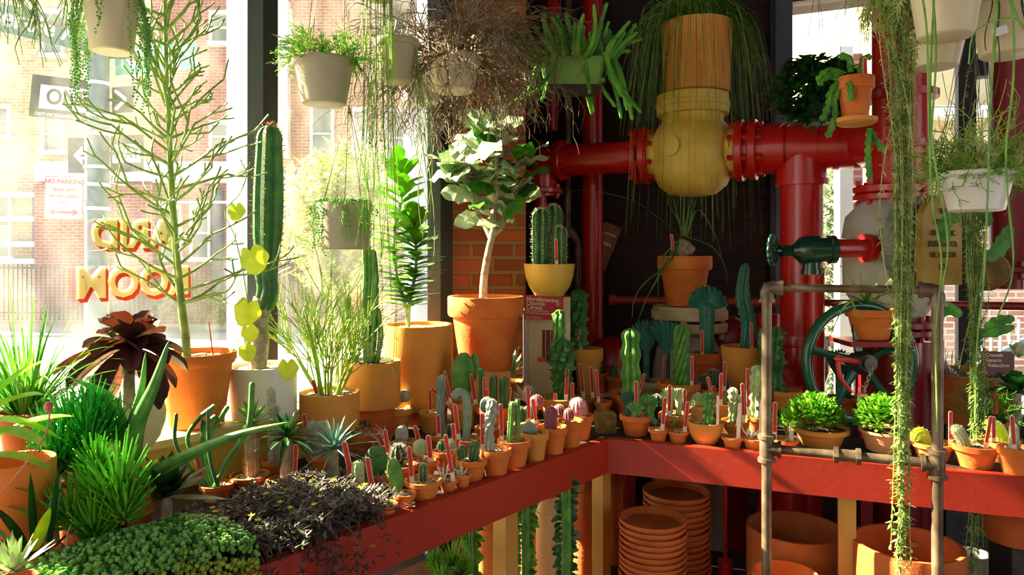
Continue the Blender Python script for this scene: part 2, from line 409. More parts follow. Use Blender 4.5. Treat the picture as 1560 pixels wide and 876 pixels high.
# right window wall, seen behind the pipes
q0 = V((bw1.x, BD, 0)); q1 = q0 + u2 * 3.6
struct(wallbox('wall_back_right', q0, q1, 0, .55, .2, mat('low_wall', '6a6860', '7a786e', rough=.8), side=1))
w2 = thing('window_2', '', '', (q0.x, q0.y, 0)); del w2['label']; del w2['category']; struct(w2)
M2 = Matrix.Rotation(RZ2, 3, 'Z')
def fr2(s0, s1, z0, z1, m, th=.1, nm='window_frame'):
    b = MB(); c = q0 + u2 * ((s0 + s1) / 2); b.box((c.x, c.y + .05, (z0 + z1) / 2), (s1 - s0, th, z1 - z0), M2); b.build(nm, m, w2, smooth=False, world=True)
fr2(0, .1, .55, 3.2, FRAME, .16); fr2(-.03, -.002, .55, 3.2, FRAMED, .2)
fr2(.1, 1.0, 3.17, 3.2, FRAMED)
fr2(1.0, 1.09, .55, 3.2, FRAMED)
fr2(2.3, 2.4, .55, 3.2, FRAMED)
fr2(1.09, 3.6, 2.62, 2.75, FRAMED); fr2(.1, 3.6, .55, .6, FRAMED)
for a, b, z1 in ((.1, 1.0, 3.17), (1.09, 2.3, 2.62)):
    g = MB(); c = q0 + u2 * ((a + b) / 2); g.box((c.x, c.y + .05, (.6 + z1) / 2), (b - a, .008, z1 - .6), M2); g.build('pane', GLASS, w2, smooth=False, world=True)
struct(wallbox('wall_right', q1, (q1.x + .1, .6), 0, 3.2, .15, mat('side_wall', '6a5646', '7a6656', rough=.8), side=1))
struct(wallbox('wall_rear_fill_block', (q1.x + .1, -2.4), (pL.x - .3, -2.4), 0, 2.7, .15, MATS['side_wall'], side=1))  # unseen wall added to limit fill light from behind, open above
# ---------------------------------------------------------------- outside the windows
gm = MB(); gm.box((0, 30, -.14), (140, 54, .1)); o = gm.build('ground', mat('pavement', '98948a', 'aca89e', rough=.9, ns=.7, detail=6), smooth=False); struct(o)
HD = 17.0
def hbox(b, x0, x1, y0, y1, D, d=.2, z=None):
    a = W(x0, y0, D); c = W(x1, y1, D)
    b.box(((a.x + c.x) / 2, D + d / 2, (a.z + c.z) / 2), (abs(c.x - a.x), d, abs(a.z - c.z)))
def building(label, x0, x1, ytop, D, m, wins, bands, extra=None, dr=None):
    g = W(x0, 385, D); t = thing('brick_house', label, 'building', (W((x0 + x1) / 2, 385, D).x, D + 2, 0))
    b = MB(); top = W(0, ytop, D).z; a = W(x0, 0, D).x; c = W(x1, 0, D).x
    b.box(((a + c) / 2, D + 2, top / 2 - .1), (c - a, 4, top + .2)); b.build('wall', m, t, False, world=True)
    for q in wins:
        wx0, wx1, wy0, wy1 = q[:4]
        f = MB(); e = 4
        hbox(f, wx0 - e, wx1 + e, wy0 - e - 3, wy0, D - .12, .14); hbox(f, wx0 - e - 3, wx1 + e + 3, wy1, wy1 + e + 3, D - .16, .18)
        hbox(f, wx0 - e, wx0, wy0, wy1, D - .1, .12); hbox(f, wx1, wx1 + e, wy0, wy1, D - .1, .12)
        hbox(f, wx0, wx1, (wy0 + wy1) / 2 - 1.5, (wy0 + wy1) / 2 + 1.5, D - .07, .08)
        fo = f.build('window_frame', FACEW, t, False, world=True)
        p = MB(); hbox(p, wx0, wx1, wy0, wy1, D - .03, .05)
        po = p.build('pane', mat('far_glass', '3c504c', '7c8c80', rough=.2, ns=.9), fo, False); po.location = -t.location
    if bands:
        for bnd in bands:
            f = MB(); hbox(f, *bnd, D - .25, .27); f.build('stone_band', FACEW, t, False, world=True)
    if dr:
        for x0_, x1_, y0_, y1_ in dr:
            f = MB(); p0 = W((x0_ + x1_) / 2, y0_, D - .1); p1 = W((x0_ + x1_) / 2, y1_, D - .1); f.cyl(p0, p1, (x1_ - x0_) / 2 / F * D, 10); f.build('downpipe', mat('slate_pipe', '3a4450', '465260', rough=.6), t, world=True)
    return t
building('pale yellow brick house across the street at far left', -260, 52, -330, HD, BRICKY,
         [(-8, 10, 165, 205), (-60, -30, 300, 410), (-8, 12, 300, 390)], [(-260, 52, 292, 300), (-260, 52, 330, 337), (-260, 52, 368, 376), (-260, 52, 394, 402)])
building('pale brick house with white stone band behind the ONE WAY sign', 52, 232, -330, HD, BRICKY,
         [(66, 92, 180, 228), (110, 132, 335, 408), (66, 92, 20, 80)], [(52, 232, 246, 276)], dr=[(50, 57, 290, 410)])
bb = building('red brick house with white framed windows seen through the left pane', 232, 366, -330, HD, BRICKR,
              [(250, 272, 318, 392), (292, 316, 318, 392), (322, 356, 190, 226), (322, 360, 22, 62)], [(232, 366, 246, 278), (232, 345, 306, 310)], dr=[(215, 232, 285, 412), (324, 340, 290, 470)])
building('orange brick house behind the tall cactus and hanging pots', 366, 560, -330, HD, BRICKO,
         [(476, 504, 163, 244), (432, 452, 318, 392), (420, 440, 20, 90), (540, 556, 170, 245)], [(366, 560, 262, 284), (405, 438, 0, 240)], dr=[(362, 372, 285, 470)])
building('brown brick house behind the dry hanging plant', 560, 700, -330, HD, brick('house_brick_brown', 'a0725e', '8a6252', 'd8ccc0', patch='c8a898'),
         [(590, 614, 170, 250), (640, 660, 40, 110)], [(560, 700, 262, 280)])
# red brick lower storey in front of the pale house
lb = MB(); hbox(lb, 52, 232, 280, 470, HD - .25, .2); tag_(lb.build('brick_wall', BRICKR, smooth=False), 'red brick lower storey below the white stone band', 'wall')
# low fence
fn = thing('iron_fence', 'black iron railings along the pavement across the street', 'fence', (W(200, 0, 15).x, 15, 0))
b = MB()
for px in range(-260, 560, 7): 
    a = W(px, 402 + (px % 3), 15); c = W(px, 488, 15); b.box(((a.x + c.x) / 2, 15, (a.z + c.z) / 2), (.022, .022, a.z - c.z))
for y in (408, 476):
    a = W(-260, y, 15); c = W(560, y, 15); b.box(((a.x + c.x) / 2, 15, a.z), (c.x - a.x, .03, .04))
b.build('railings', STEEL, fn, False, world=True)
hd = random.Random(5)
def bush(name, label, x0, x1, y0, y1, D, m, n=500, lw=.1, seed=1, cat='bush'):
    r = random.Random(seed); a = W(x0, y0, D); c = W(x1, y1, D); cx, cz = (a.x + c.x) / 2, (a.z + c.z) / 2; rx, rz = (c.x - a.x) / 2, (a.z - c.z) / 2
    b = MB()
    for i in range(n):
        th = r.uniform(0, 2 * PI); q = r.random() ** .4; ph = r.uniform(0, PI)
        p = V((cx + rx * q * math.cos(th), D + min(rx, .8) * q * .7 * math.cos(ph), cz + rz * q * math.sin(th)))
        b.leaf(p, V((r.uniform(-1, 1), r.uniform(-1, 1), r.uniform(-.6, 1))), lw * r.uniform(.7, 1.4), lw * .5, seg=2)
    o = b.build(name, m); tag_(o, label, cat); return o
bush('bush', 'dark green bush behind the iron railings by the painted letters', 168, 262, 448, 492, 15.6, mat('bush_far', '4f6a3e', '7f9468', rough=.7, ns=3, tr=.2), 900, .16, 3)
bush('bush', 'flowering yellow-green bush behind the railings near the tall cactus', 330, 372, 452, 497, 15.6, mat('bush_far_yellow', '8a9a30', 'c8c840', rough=.7, ns=3, tr=.2), 400, .14, 4)
# hedge / street trees behind the pots, bright sunlit foliage
bush('street_tree', 'small sunlit street tree behind the hanging string-of-pearls pot', 438, 590, 228, 452, 9.5, mat('tree_far', '8c9a4a', 'b0b870', rough=.7, ns=3, tr=.4), 1500, .17, 6, 'tree')
pt = MB(); pt.tube([W(512, 500, 9.5), W(514, 420, 9.5), W(508, 330, 9.5), W(516, 250, 9.5)], [.07, .05, .04, .02], 6)
tro = bpy.data.objects['street_tree']; pt.tube([W(512, 500, 9.5), V((W(512, 0, 9.5).x, 9.5, -.1))], .08, 6); pt.build('trunk', mat('bark', '6b5f50', '8a7c6a', rough=.9, ns=12, bump=.4), tro)
# street signs
def sign(name, label, x0, x1, y0, y1, D, m, yaw=0., roll=0., border=None):
    a = W(x0, y0, D); c = W(x1, y1, D); ctr = V(((a.x + c.x) / 2, D, (a.z + c.z) / 2))
    t = thing(name, label, 'street sign', ctr)
    M = (Matrix.Rotation(yaw, 4, 'Z') @ Matrix.Rotation(PI / 2, 4, 'X') @ Matrix.Rotation(roll, 4, 'Z')).to_3x3()
    w_, h_ = (c.x - a.x), (a.z - c.z)
    b = MB(); b.box(ctr, (w_, h_, .006), M); b.build('sign_plate', m, t, False, world=True)
    if D < 6: b = MB(); pz = V((W(148, 0, 5.3).x, 5.3, ctr.z)); e_ = ctr + M @ V((0, 0, -.006)); b.tube([e_, e_.lerp(pz, .5), pz], .012, 6); b.build('bracket', STEEL, t, world=True)
    def loc(x, y, z=.006): return Matrix.Translation(ctr + M @ V((x * w_, y * h_, z))) @ M.to_4x4()
    if border:
        for (bx, by, bw, bh) in border:
            b = MB(); b.box(ctr + M @ V((bx * w_, by * h_, .005)), (bw * w_, bh * h_, .004), M); b.build('sign_panel', SIGNW, t, False, world=True)
    return t, loc, w_, h_, M, ctr
t, lc, w_, h_, M, c = sign('street_name_sign', 'large green street name sign reading Meserole Av at top left', -90, 126, 8, 52, 5.12, SIGNG, R_(24), R_(-9))
text('sign_lettering', 'Meserole A', h_ * .92, SIGNW, t, lc(.05, .02), sx=.82, off=.004)
text('sign_lettering', 'v', h_ * .5, SIGNW, t, lc(.46, .08), off=.003)
t, lc, w_, h_, M, c = sign('street_name_sign', 'green street name sign half hidden behind the pencil tree', 168, 306, 68, 110, 5.35, mat('street_sign_teal', '22a08c', '2cae98', rough=.5), R_(-10), R_(2))
text('sign_lettering', 'NTON S', h_ * .95, SIGNW, t, lc(.0, .02), sx=.8, off=.004)
t, lc, w_, h_, M, c = sign('one_way_sign', 'black ONE WAY sign with white arrow in front of pole', 50, 134, 118, 182, 5.2, SIGNK, R_(8), R_(-5), [(.06, 0, .8, .56)])
text('sign_lettering', 'ONE', h_ * .52, SIGNK, t, lc(.12, 0, .009), sx=.85, off=.003)
text('sign_lettering', 'DEPT OF TRANSPORTATION', h_ * .1, SIGNW, t, lc(.1, -.42, .006), off=0)
t, lc, w_, h_, M, c = sign('one_way_sign', 'black sign with pale arrowhead to the right of the grey pole', 166, 208, 132, 172, 5.3, SIGNK, R_(-20), 0)
b = MB()
for (x0, y0, x1, y1) in ((-.3, .35, .2, 0), (.2, 0, -.3, -.35)): b.cyl(c + M @ V((x0 * w_, y0 * h_, .006)), c + M @ V((x1 * w_, y1 * h_, .006)), .014, 6)
b.build('sign_arrow', SIGNW, t, world=True)
t, lc, w_, h_, M, c = sign('one_way_sign', 'black sign with white left arrow tip on the far side of the pole', 105, 131, 210, 264, 5.3, SIGNK, R_(10), 0)
b = MB(); b.add([c + M @ V((x * w_, y * h_, z)) for z in (.004, .008) for x, y in ((-.2, 0), (.3, .28), (.3, .1), (.5, .1), (.5, -.1), (.3, -.1), (.3, -.28))],
      [tuple(range(7)), tuple(range(13, 6, -1))]); b.build('sign_arrow', SIGNW, t, False, world=True)
t, lc, w_, h_, M, c = sign('one_way_sign', 'black and white sign under the teal street sign, WAY lettering', 164, 223, 206, 262, 5.3, SIGNK, R_(-14), 0, [(0, 0, .86, .5)])
text('sign_lettering', 'WAY', h_ * .42, SIGNK, t, lc(0, 0, .009), sx=.85, off=.003)
t, lc, w_, h_, M, c = sign('parking_sign', 'white no-parking sign with red double arrow on the pole', 70, 126, 268, 334, 5.2, SIGNW, R_(6), R_(-2))
text('sign_lettering', 'NO PARKING', h_ * .15, SIGNR, t, lc(0, .36), sx=.95, off=.001)
for k, s_ in enumerate(('8AM 6PM', 'MON THRU', 'FRI')): text('sign_lettering', s_, h_ * .12, SIGNR, t, lc(0, .17 - k * .15), off=0)
b = MB(); b.box(c + M @ V((0, -.34 * h_, .006)), (w_ * .5, h_ * .05, .004), M)
for s_ in (-1, 1): b.add([c + M @ V((s_ * x * w_, (-.34 + y) * h_, z)) for z in (.004, .009) for x, y in ((.38, 0), (.24, .08), (.24, -.08))], [(0, 1, 2), (5, 4, 3), (0, 3, 4, 1), (1, 4, 5, 2), (2, 5, 3, 0)])
b.build('sign_arrow', SIGNR, t, False, world=True)
b = MB()
for (bx, by, bw, bh) in ((0, .48, .97, .012), (0, -.48, .97, .012), (.48, 0, .014, .96), (-.48, 0, .014, .96)): b.box(c + M @ V((bx * w_, by * h_, .004)), (bw * w_, bh * h_, .003), M)
b.build('sign_border', SIGNR, t, False, world=True)
t, lc, w_, h_, M, c = sign('street_name_sign', 'small distant green Meserole sign right of the tall cactus', 428, 487, 262, 277, 12.05, SIGNG, 0, R_(-1))
text('sign_lettering', 'Meserole', h_ * 1.0, SIGNW, t, lc(-.06, .03), sx=.85, off=.004)
t, lc, w_, h_, M, c = sign('arrow_sign', 'small green sign with white right arrow below the distant street name', 430, 456, 280, 298, 12.05, SIGNG, 0, 0, [(-.05, 0, .6, .3)])
b = MB(); b.add([c + M @ V((x * w_, y * h_, z)) for z in (.006, .01) for x, y in ((.2, .4), (.45, 0), (.2, -.4))], [(0, 1, 2), (5, 4, 3), (0, 3, 4, 1), (1, 4, 5, 2), (2, 5, 3, 0)]); b.build('sign_arrow', SIGNW, t, False, world=True)
pl = thing('sign_pole', 'blue-grey banded steel pole carrying the street signs', 'pole', W(148, 385 + 1.68 * F / 5.3, 5.3))
b = MB(); p0 = W(148, 0, 5.3); b.cyl((p0.x, 5.3, -.1), (p0.x, 5.3, 6), .082, 20); b.build('pole_shaft', POLE, pl, world=True)
for y in (128, 177, 205, 255, 282, 318, 60):
    b = MB(); z = W(0, y, 5.3).z; b.cyl((p0.x, 5.3, z - .012), (p0.x, 5.3, z + .012), .088, 20); b.build('pole_band', mat('band_metal', 'c8ccc8', 'dfe2de', rough=.3, metal=.3), pl, world=True)
pp = MB(); p0 = W(440, 0, 12.1); pp.cyl((p0.x, 12.1, -.1), (p0.x, 12.1, W(0, 258, 12.1).z), .04, 8); tag_(pp.build('sign_pole', STEEL), 'thin distant pole holding the small green signs', 'pole')
# painted letters on the glass, read from the street side (mirrored from here)
lt = thing('window_lettering', 'painted ARID ROOM lettering on the left pane, seen mirrored', 'lettering', win_p(190, W(0, 400, win_p(190).y).z))
def letters(s, x0, x1, y0, y1):
    pa, pb_ = win_p(x0), win_p(x1); c = (pa + pb_) / 2; Wd = (pb_ - pa).length; D = c.y; zt_ = CH - (y0 - HY) / F * D; zb2 = CH - (y1 - HY) / F * D
    for nm, m, dx, dz, dn in (('letter_shade', LETR, .010, -.013, -.010), ('letter_shade', LETR, .005, -.0065, -.012), ('letter_face', LETY, 0, 0, -.014)):
        o = text(nm, s, .1, m, None, Matrix.Identity(4), ext=.001, off=.0042, spacing=1.03)
        vs = [v.co for v in o.data.vertices]; ax, bx = min(v.x for v in vs), max(v.x for v in vs); ay, by = min(v.y for v in vs), max(v.y for v in vs)
        S = Matrix.Diagonal((-Wd / (bx - ax), (zt_ - zb2) / (by - ay), 1, 1)) @ Matrix.Translation((-(ax + bx) / 2, -(ay + by) / 2, 0))
        P = c + u1 * dx + n1 * dn; P.z = (zt_ + zb2) / 2 + dz
        o.data.transform(Matrix.Translation(P - lt.location) @ Matrix.Rotation(RZ1, 4, 'Z') @ Matrix.Rotation(PI / 2, 4, 'X') @ S); o.parent = lt
letters('ARID', 136, 262, 333, 378)
letters('ROOM', 114, 284, 404, 452)
# street seen through the right window
building('pale plastered building with dark window behind the cream pots', 1395, 1900, -60, 9.0, mat('plaster_cream', 'a89a70', 'b4a884', rough=.8, ns=2), [(1528, 1560, 122, 160)], [(1395, 1900, 160, 178)])
building('white and orange brick building low behind the trailing strands', 1300, 1395, 300, 9.0, brick('house_brick_white', '94503a', '804430', 'b8b4ac', patch='b0a498'), [], None)
lb2 = MB(); hbox(lb2, 1395, 1900, 300, 560, 8.8, .15); tag_(lb2.build('brick_wall', bpy.data.materials['house_brick_white'], smooth=False), 'low brick wall below the pale plastered building', 'wall')
ps = MB(); p0 = W(1285, 0, 6.0); ps.box((p0.x, 6, 1.6), (.11, .11, 3.4)); tag_(ps.build('white_post', FACEW, smooth=False), 'white outdoor post beside the big red standpipe', 'post')
bs = MB(); p0 = W(1296, 0, 6.2); bs.box((p0.x + .02, 6.25, 1.6), (.12, .2, 3.4)); tag_(bs.build('brick_pillar', BRICKR, smooth=False), 'narrow red brick pillar right beside the white outdoor post', 'pillar')
bush('street_tree', 'blurred green tree outside, left of the white post', 1246, 1284, 255, 628, 8, MATS['bush_far'], 900, .1, 8, 'tree')
rl = thing('stair_railing', 'pale blue outdoor stair railing at the right edge', 'railing', W(1530, 520, 5))
b = MB(); b.tube([W(1488, 560, 5), W(1600, 500, 5)], .03, 6)
for px, y in ((1497, 556), (1510, 550), (1524, 542), (1538, 535), (1552, 527)): b.tube([W(px, y, 5), W(px, y - 40, 5)], .01, 5)
b.build('rails', mat('rail_pale', 'a8c0c0', 'bcd0d0', rough=.5), rl, world=True)

# ---------------------------------------------------------------- plant benches
RS = math.atan2(0, 1)
def quad_prism(name, pts, z0, z1, m, parent): 
    b = MB(); b.prism([(p.x, p.y) for p in pts], z0, z1); return b.build(name, m, parent, False, world=True)
pb = thing('plant_bench', 'red-fronted plant bench running along the left window', 'bench', (CORN.x - .5, CORN.y - .3, 0))
e1 = CORN - u1 * 2.35
quad_prism('bench_top', [e1, CORN, CORN + n1 * .99 + u1 * .12, e1 + n1 * .99], ZB - .02, ZB, TABLE, pb)
BH = .125
def beam(a, b_, u, nrm, parent):
    m = MB(); c = (a + b_) / 2; L = (b_ - a).length; Mz = Matrix.Rotation(math.atan2(u.y, u.x), 3, 'Z')
    m.box((c.x - nrm.x * .004, c.y - nrm.y * .004, ZB + .005 - BH / 2), (L, .008, BH), Mz)
    m.box((c.x + nrm.x * .012, c.y + nrm.y * .012, ZB + .003), (L, .03, .006), Mz)
    m.box((c.x + nrm.x * .012, c.y + nrm.y * .012, ZB - BH + .006), (L, .03, .006), Mz)
    return m.build('front_beam', REDB, parent, False, world=True)
beam(e1, CORN, u1, n1, pb)
rb = thing('plant_bench', 'red-fronted plant bench running to the right behind the pipe rail', 'bench', (CORN.x + .8, CORN.y, 0))
e2 = CORN + u2 * 1.7
k0 = CORN + u2 * .62
quad_prism('bench_top', [CORN, k0, k0 + n2 * .78, CORN + n2 * .88, CORN + n1 * .99 + u1 * .12], ZB - .02, ZB, TABLE, rb)
quad_prism('bench_top', [k0, e2, e2 + n2 * .36, k0 + n2 * .36], ZB - .02, ZB, TABLE, rb)
beam(CORN, e2, u2, n2, rb)
def leg(px, D, wd, m, parent, top=ZB - .02, nm='leg', yaw=0):
    p = W(px, 0, D); b = MB(); b.box((p.x, D, top / 2), (wd, wd * .9, top), Matrix.Rotation(yaw, 3, 'Z')); return b.build(nm, m, parent, False, world=True)
leg(770, 2.42, .062, WOODY, pb, yaw=RZ1)
leg(916, 2.80, .055, WOODY, pb, yaw=RZ1)
leg(1010, 3.3, .06, WOODY, rb, yaw=RZ2)
leg(1290, 2.48, .055, WOODY, rb, yaw=RZ2)
leg(1620, 2.3, .055, WOODY, rb, yaw=RZ2)
leg(300, 1.75, .06, WOODY, pb, yaw=RZ1)
p = W(921, 653, 2.86); b = MB(); b.box((p.x, 2.84, ZB + .036), (.075, .075, .072), Matrix.Rotation(.05, 3, 'Z')); tag_(b.build('wood_block', mat('weathered_wood', '6a5a20', '94803a', rough=.7, ns=30), smooth=False), 'square mossy wooden post cap at the inner corner of the benches', 'block')
# raised shelf by the window
rs = thing('window_shelf', 'cream painted raised shelf under the big pots by the window', 'shelf', win_p(250, ZB, -.3))
sa = W0 + u1 * win_t(-420) - n1 * .10; sb = W0 + u1 * (win_t(404)) - n1 * .10
quad_prism('shelf_board', [sa - n1 * .30, sb - n1 * .30, sb, sa], ZB + .135, ZB + .158, mat('shelf_cream', 'c8b27a', 'd8c690', rough=.7, ns=6), rs)
quad_prism('shelf_front', [sa - n1 * .285, sb - n1 * .285, sb - n1 * .265, sa - n1 * .265], ZB, ZB + .134, mat('shelf_face', 'c29a3a', 'd0ac50', rough=.7, ns=6), rs)
quad_prism('shelf_back', [sa - n1 * .02, sb - n1 * .02, sb, sa], ZB, ZB + .134, MATS['shelf_cream'], rs)

# ---------------------------------------------------------------- pipe rail in front of the right bench
pr = thing('pipe_rail', 'bare steel pipe guard rail in front of the right bench', 'rail', W(1168, 385 + CH * F / 2.42, 2.42))
RD1, RD2 = 2.42, 2.24
def zr(py, D): return CH - (py - HY) / F * D
A = W(1168, 0, RD1); B_ = W(1428, 0, RD2); rr = .0165
zt = zr(438, RD1); zl = zr(683, RD1); A.z = 0; B_.z = 0
du = (B_ - A).normalized()
b = MB(); b.cyl(A, A + V((0, 0, zt - .02)), rr); b.build('post', PIPE, pr, world=True)
b = MB(); b.cyl(B_, B_ + V((0, 0, zt - .02)), rr); b.build('post', PIPE, pr, world=True)
b = MB(); b.cyl(A + du * .02 + V((0, 0, zt)), B_ - du * .02 + V((0, 0, zt)), rr * .8); b.build('top_rail', PIPE, pr, world=True)
b = MB(); b.cyl(A + du * .02 + V((0, 0, zl)), B_ - du * .02 + V((0, 0, zl)), rr * .92); b.build('lower_rail', PIPE, pr, world=True)
for P, s_ in ((A, 1), (B_, -1)):
    b = MB(); q = P + V((0, 0, zt)); b.tube([q + V((0, 0, -.045)), q + V((0, 0, -.015)), q + du * s_ * .006 + V((0, 0, -.002)), q + du * s_ * .02 + V((0, 0, 0)), q + du * s_ * .045], rr * 1.35, 14)
    b.lathe([(rr * 1.6, 0), (rr * 1.6, .012)], 14, q + V((0, 0, -.05))); b.lathe([(rr * 1.6, 0), (rr * 1.6, .012)], 14, q + du * s_ * .04, du * s_); b.build('elbow', PIPE, pr, world=True)
    b = MB(); q = P + V((0, 0, zl)); b.cyl(q - V((0, 0, .04)), q + V((0, 0, .04)), rr * 1.4)
    for z in (-.045, .033): b.lathe([(rr * 1.75, 0), (rr * 1.75, .013)], 16, q + V((0, 0, z)))
    b.cyl(q, q + du * s_ * .04, rr * 1.4); b.lathe([(rr * 1.7, 0), (rr * 1.7, .012)], 16, q + du * s_ * .034, du * s_); b.build('tee_fitting', PIPE, pr, world=True)
q = A + du * ((W(1290, 0, 2.335) - A).dot(du)); q.z = zl
b = MB(); b.cyl(q - du * .035, q + du * .035, rr * 1.2)
for k in (-.04, .026): b.lathe([(rr * 1.65, 0), (rr * 1.65, .015)], 8, q + du * k, du)
b.build('union_fitting', PIPE, pr, world=True)

# ---------------------------------------------------------------- red sprinkler pipework
UP = V((0, 0, 1))
rp_ = thing('red_pipework', 'glossy red sprinkler main with flanges running across the recess', 'pipes', W(1220, 385 + CH * F / 3.57, 3.57))
du3 = V((.912, -.41, 0)).normalized()
H0 = V((.26, 4.1, 0)); 
def hp(px):
    k = (px - CX) / F; s = (k * H0.y - H0.x) / (du3.x - k * du3.y); p = H0 + du3 * s; return V((p.x, p.y, ZP))
ZP = CH + (HY - 245) / F * 4.1
def pipe_part(nm, f, m=RED, parent=None):
    b = MB(); f(b); return b.build(nm, m, parent or rp_, world=True)
def flange(b, c, ax, r, th, bolts=8, rb=None):
    ax = ax.normalized(); b.lathe([(r * .96, -th / 2), (r, -th * .35), (r, th * .35), (r * .96, th / 2)], 32, c, ax)
    s_, t_ = frame(ax)
    for k in range(bolts):
        a = 2 * PI * (k + .5) / bolts; p = c + (s_ * math.cos(a) + t_ * math.sin(a)) * r * .84
        b.lathe([(r * .09, -th * 1.25), (r * .09, th * 1.25)], 6, p, ax)
pipe_part('left_run', lambda b: b.cyl(hp(846), hp(972), .088, 32))
pipe_part('flange', lambda b: (flange(b, hp(985), du3, .155, .035), flange(b, hp(972), du3, .15, .03)))
pipe_part('flange', lambda b: (flange(b, hp(856), du3, .115, .03),))
pipe_part('elbow', lambda b: (b.tube([hp(850), hp(838) + V((0, 0, -.003)), hp(828) + V((0, 0, -.03)), hp(824) + V((0, 0, -.09)), hp(824) + V((0, 0, -.2))], .095, 24), flange(b, hp(824) + V((0, 0, -.17)), UP, .13, .03, 6)))
pipe_part('down_pipe', lambda b: b.cyl(V((hp(824).x, hp(824).y, 0)), hp(824) + V((0, 0, -.17)), .035, 20))
pipe_part('flange', lambda b: (flange(b, hp(1128), du3, .16, .04), flange(b, hp(1148), du3, .155, .04)))
pipe_part('right_run', lambda b: (b.cyl(hp(1100), hp(1330), .118, 36), b.cyl(hp(1165), hp(1200), .126, 36)))
pipe_part('tee', lambda b: (b.cyl(hp(1195), hp(1246), .126, 36), b.cyl(hp(1221) + V((0, 0, -.17)), hp(1221), .116, 32), b.lathe([(.125, 0), (.125, .03)], 32, hp(1221) + V((0, 0, -.19)))))
pipe_part('tee', lambda b: (b.lathe([(.126, 0), (.126, .03)], 32, hp(1268), du3), b.lathe([(.126, 0), (.126, .03)], 32, hp(1300), du3)))
vb = hp(1221)
pipe_part('riser', lambda b: b.cyl(V((vb.x, vb.y, .05)), vb + V((0, 0, -.17)), .1, 32))
zb_ = zr(515, vb.y)
pipe_part('riser_bulb', lambda b: (b.lathe([(.13, .02), (.135, .0), (.135, -.03), (.125, -.035), (.132, -.09), (.13, -.16), (.11, -.22)], 32, V((vb.x, vb.y, zb_))),))
vs2 = W(1242, 0, 3.38)
pipe_part('drain_pipe', lambda b: b.cyl(V((vs2.x, 3.38, 0.05)), V((vs2.x, 3.38, zr(408, 3.38))), .042, 24))
v2 = W(903, 0, 4.3)
v1 = thing('red_riser', 'tall thin red pipe behind the stapelia and the bowl-potted cactus', 'pipe', (v2.x, 4.3, 0))
pipe_part('pipe', lambda b: (b.cyl(V((v2.x, 4.3, 0)), V((v2.x, 4.3, 3.2)), .063, 24),), RED, v1)
v3 = W(842, 0, 4.42); t = thing('red_riser', 'thin red riser left of the taller one, behind the green pot', 'pipe', (v3.x, 4.42, 0))
pipe_part('pipe', lambda b: (b.cyl(V((v3.x, 4.42, zr(200, 4.42))), V((v3.x, 4.42, 3.2)), .035, 16), b.lathe([(.05, 0), (.05, .06)], 16, V((v3.x, 4.42, zr(20, 4.42))))), RED, t)
v4 = W(866, 0, 4.46); t = thing('copper_pipe', 'old brown conduit bending beside the red riser', 'pipe', (v4.x, 4.46, 0))
pipe_part('pipe', lambda b: b.tube(resample([W(866, -40, 4.46), W(864, 330, 4.46), W(866, 346, 4.46), W(876, 362, 4.46), W(880, 380, 4.46), W(880, 470, 4.46), W(880, 700, 4.46)], 30), .024, 12), PIPE, t)
tr_ = thing('small_red_pipe', 'thin capped horizontal red pipe low across the dark recess', 'pipe', W(930, 457, 4.15))
pipe_part('pipe', lambda b: (b.cyl(W(932, 457, 4.15), W(1192, 461, 3.9), .022, 16), b.cyl(W(927, 457, 4.15), W(937, 457, 4.15), .036, 8)), mat('red_paint_worn', '8c2018', 'a83426', rough=.5, ns=20), tr_)
rr2 = thing('small_red_pipe', 'thin dark red horizontal pipe past the wheel towards the right edge', 'pipe', W(1400, 462, 3.3))
pipe_part('pipe', lambda b: b.cyl(W(1255, 461, 3.45), W(1640, 468, 2.9), .017, 14), REDD, rr2)
# yellow valve
yv = thing('yellow_valve', 'bulky yellow-painted cast valve hanging in the red main', 'valve', hp(1055) - V((0, 0, .2)))
c = hp(1055)
def yb(b):
    b.lathe([(.06, -.225), (.12, -.215), (.175, -.17), (.205, -.1), (.215, 0), (.21, .07), (.185, .13), (.16, .16), (.16, .2)], 36, c)
    b.cyl(c - du3 * .26, c + du3 * .26, .12, 28)
    for k, a in enumerate((-2.35, -.75)):
        d = V((math.cos(a), math.sin(a), 0)); b.lathe([(.056, .19), (.056, .225), (.045, .232)], 24, c + V((0, 0, .02)), d)
pipe_part('valve_body', yb, VALY, yv)
pipe_part('bonnet_flange', lambda b: (b.lathe([(.17, 0), (.185, .004), (.185, .045), (.17, .05)], 32, c + V((0, 0, .195))), b.lathe([(.165, 0), (.185, .01), (.185, .05), (.15, .06)], 32, c + V((0, 0, .25))), flange(b, c + V((0, 0, .247)), UP, .19, .03, 8)), VALY, yv)
pipe_part('side_flange', lambda b: flange(b, c - du3 * .235, du3, .145, .035), RED, yv)
pipe_part('side_flange', lambda b: flange(b, c + du3 * .24, du3, .15, .04), RED, yv)
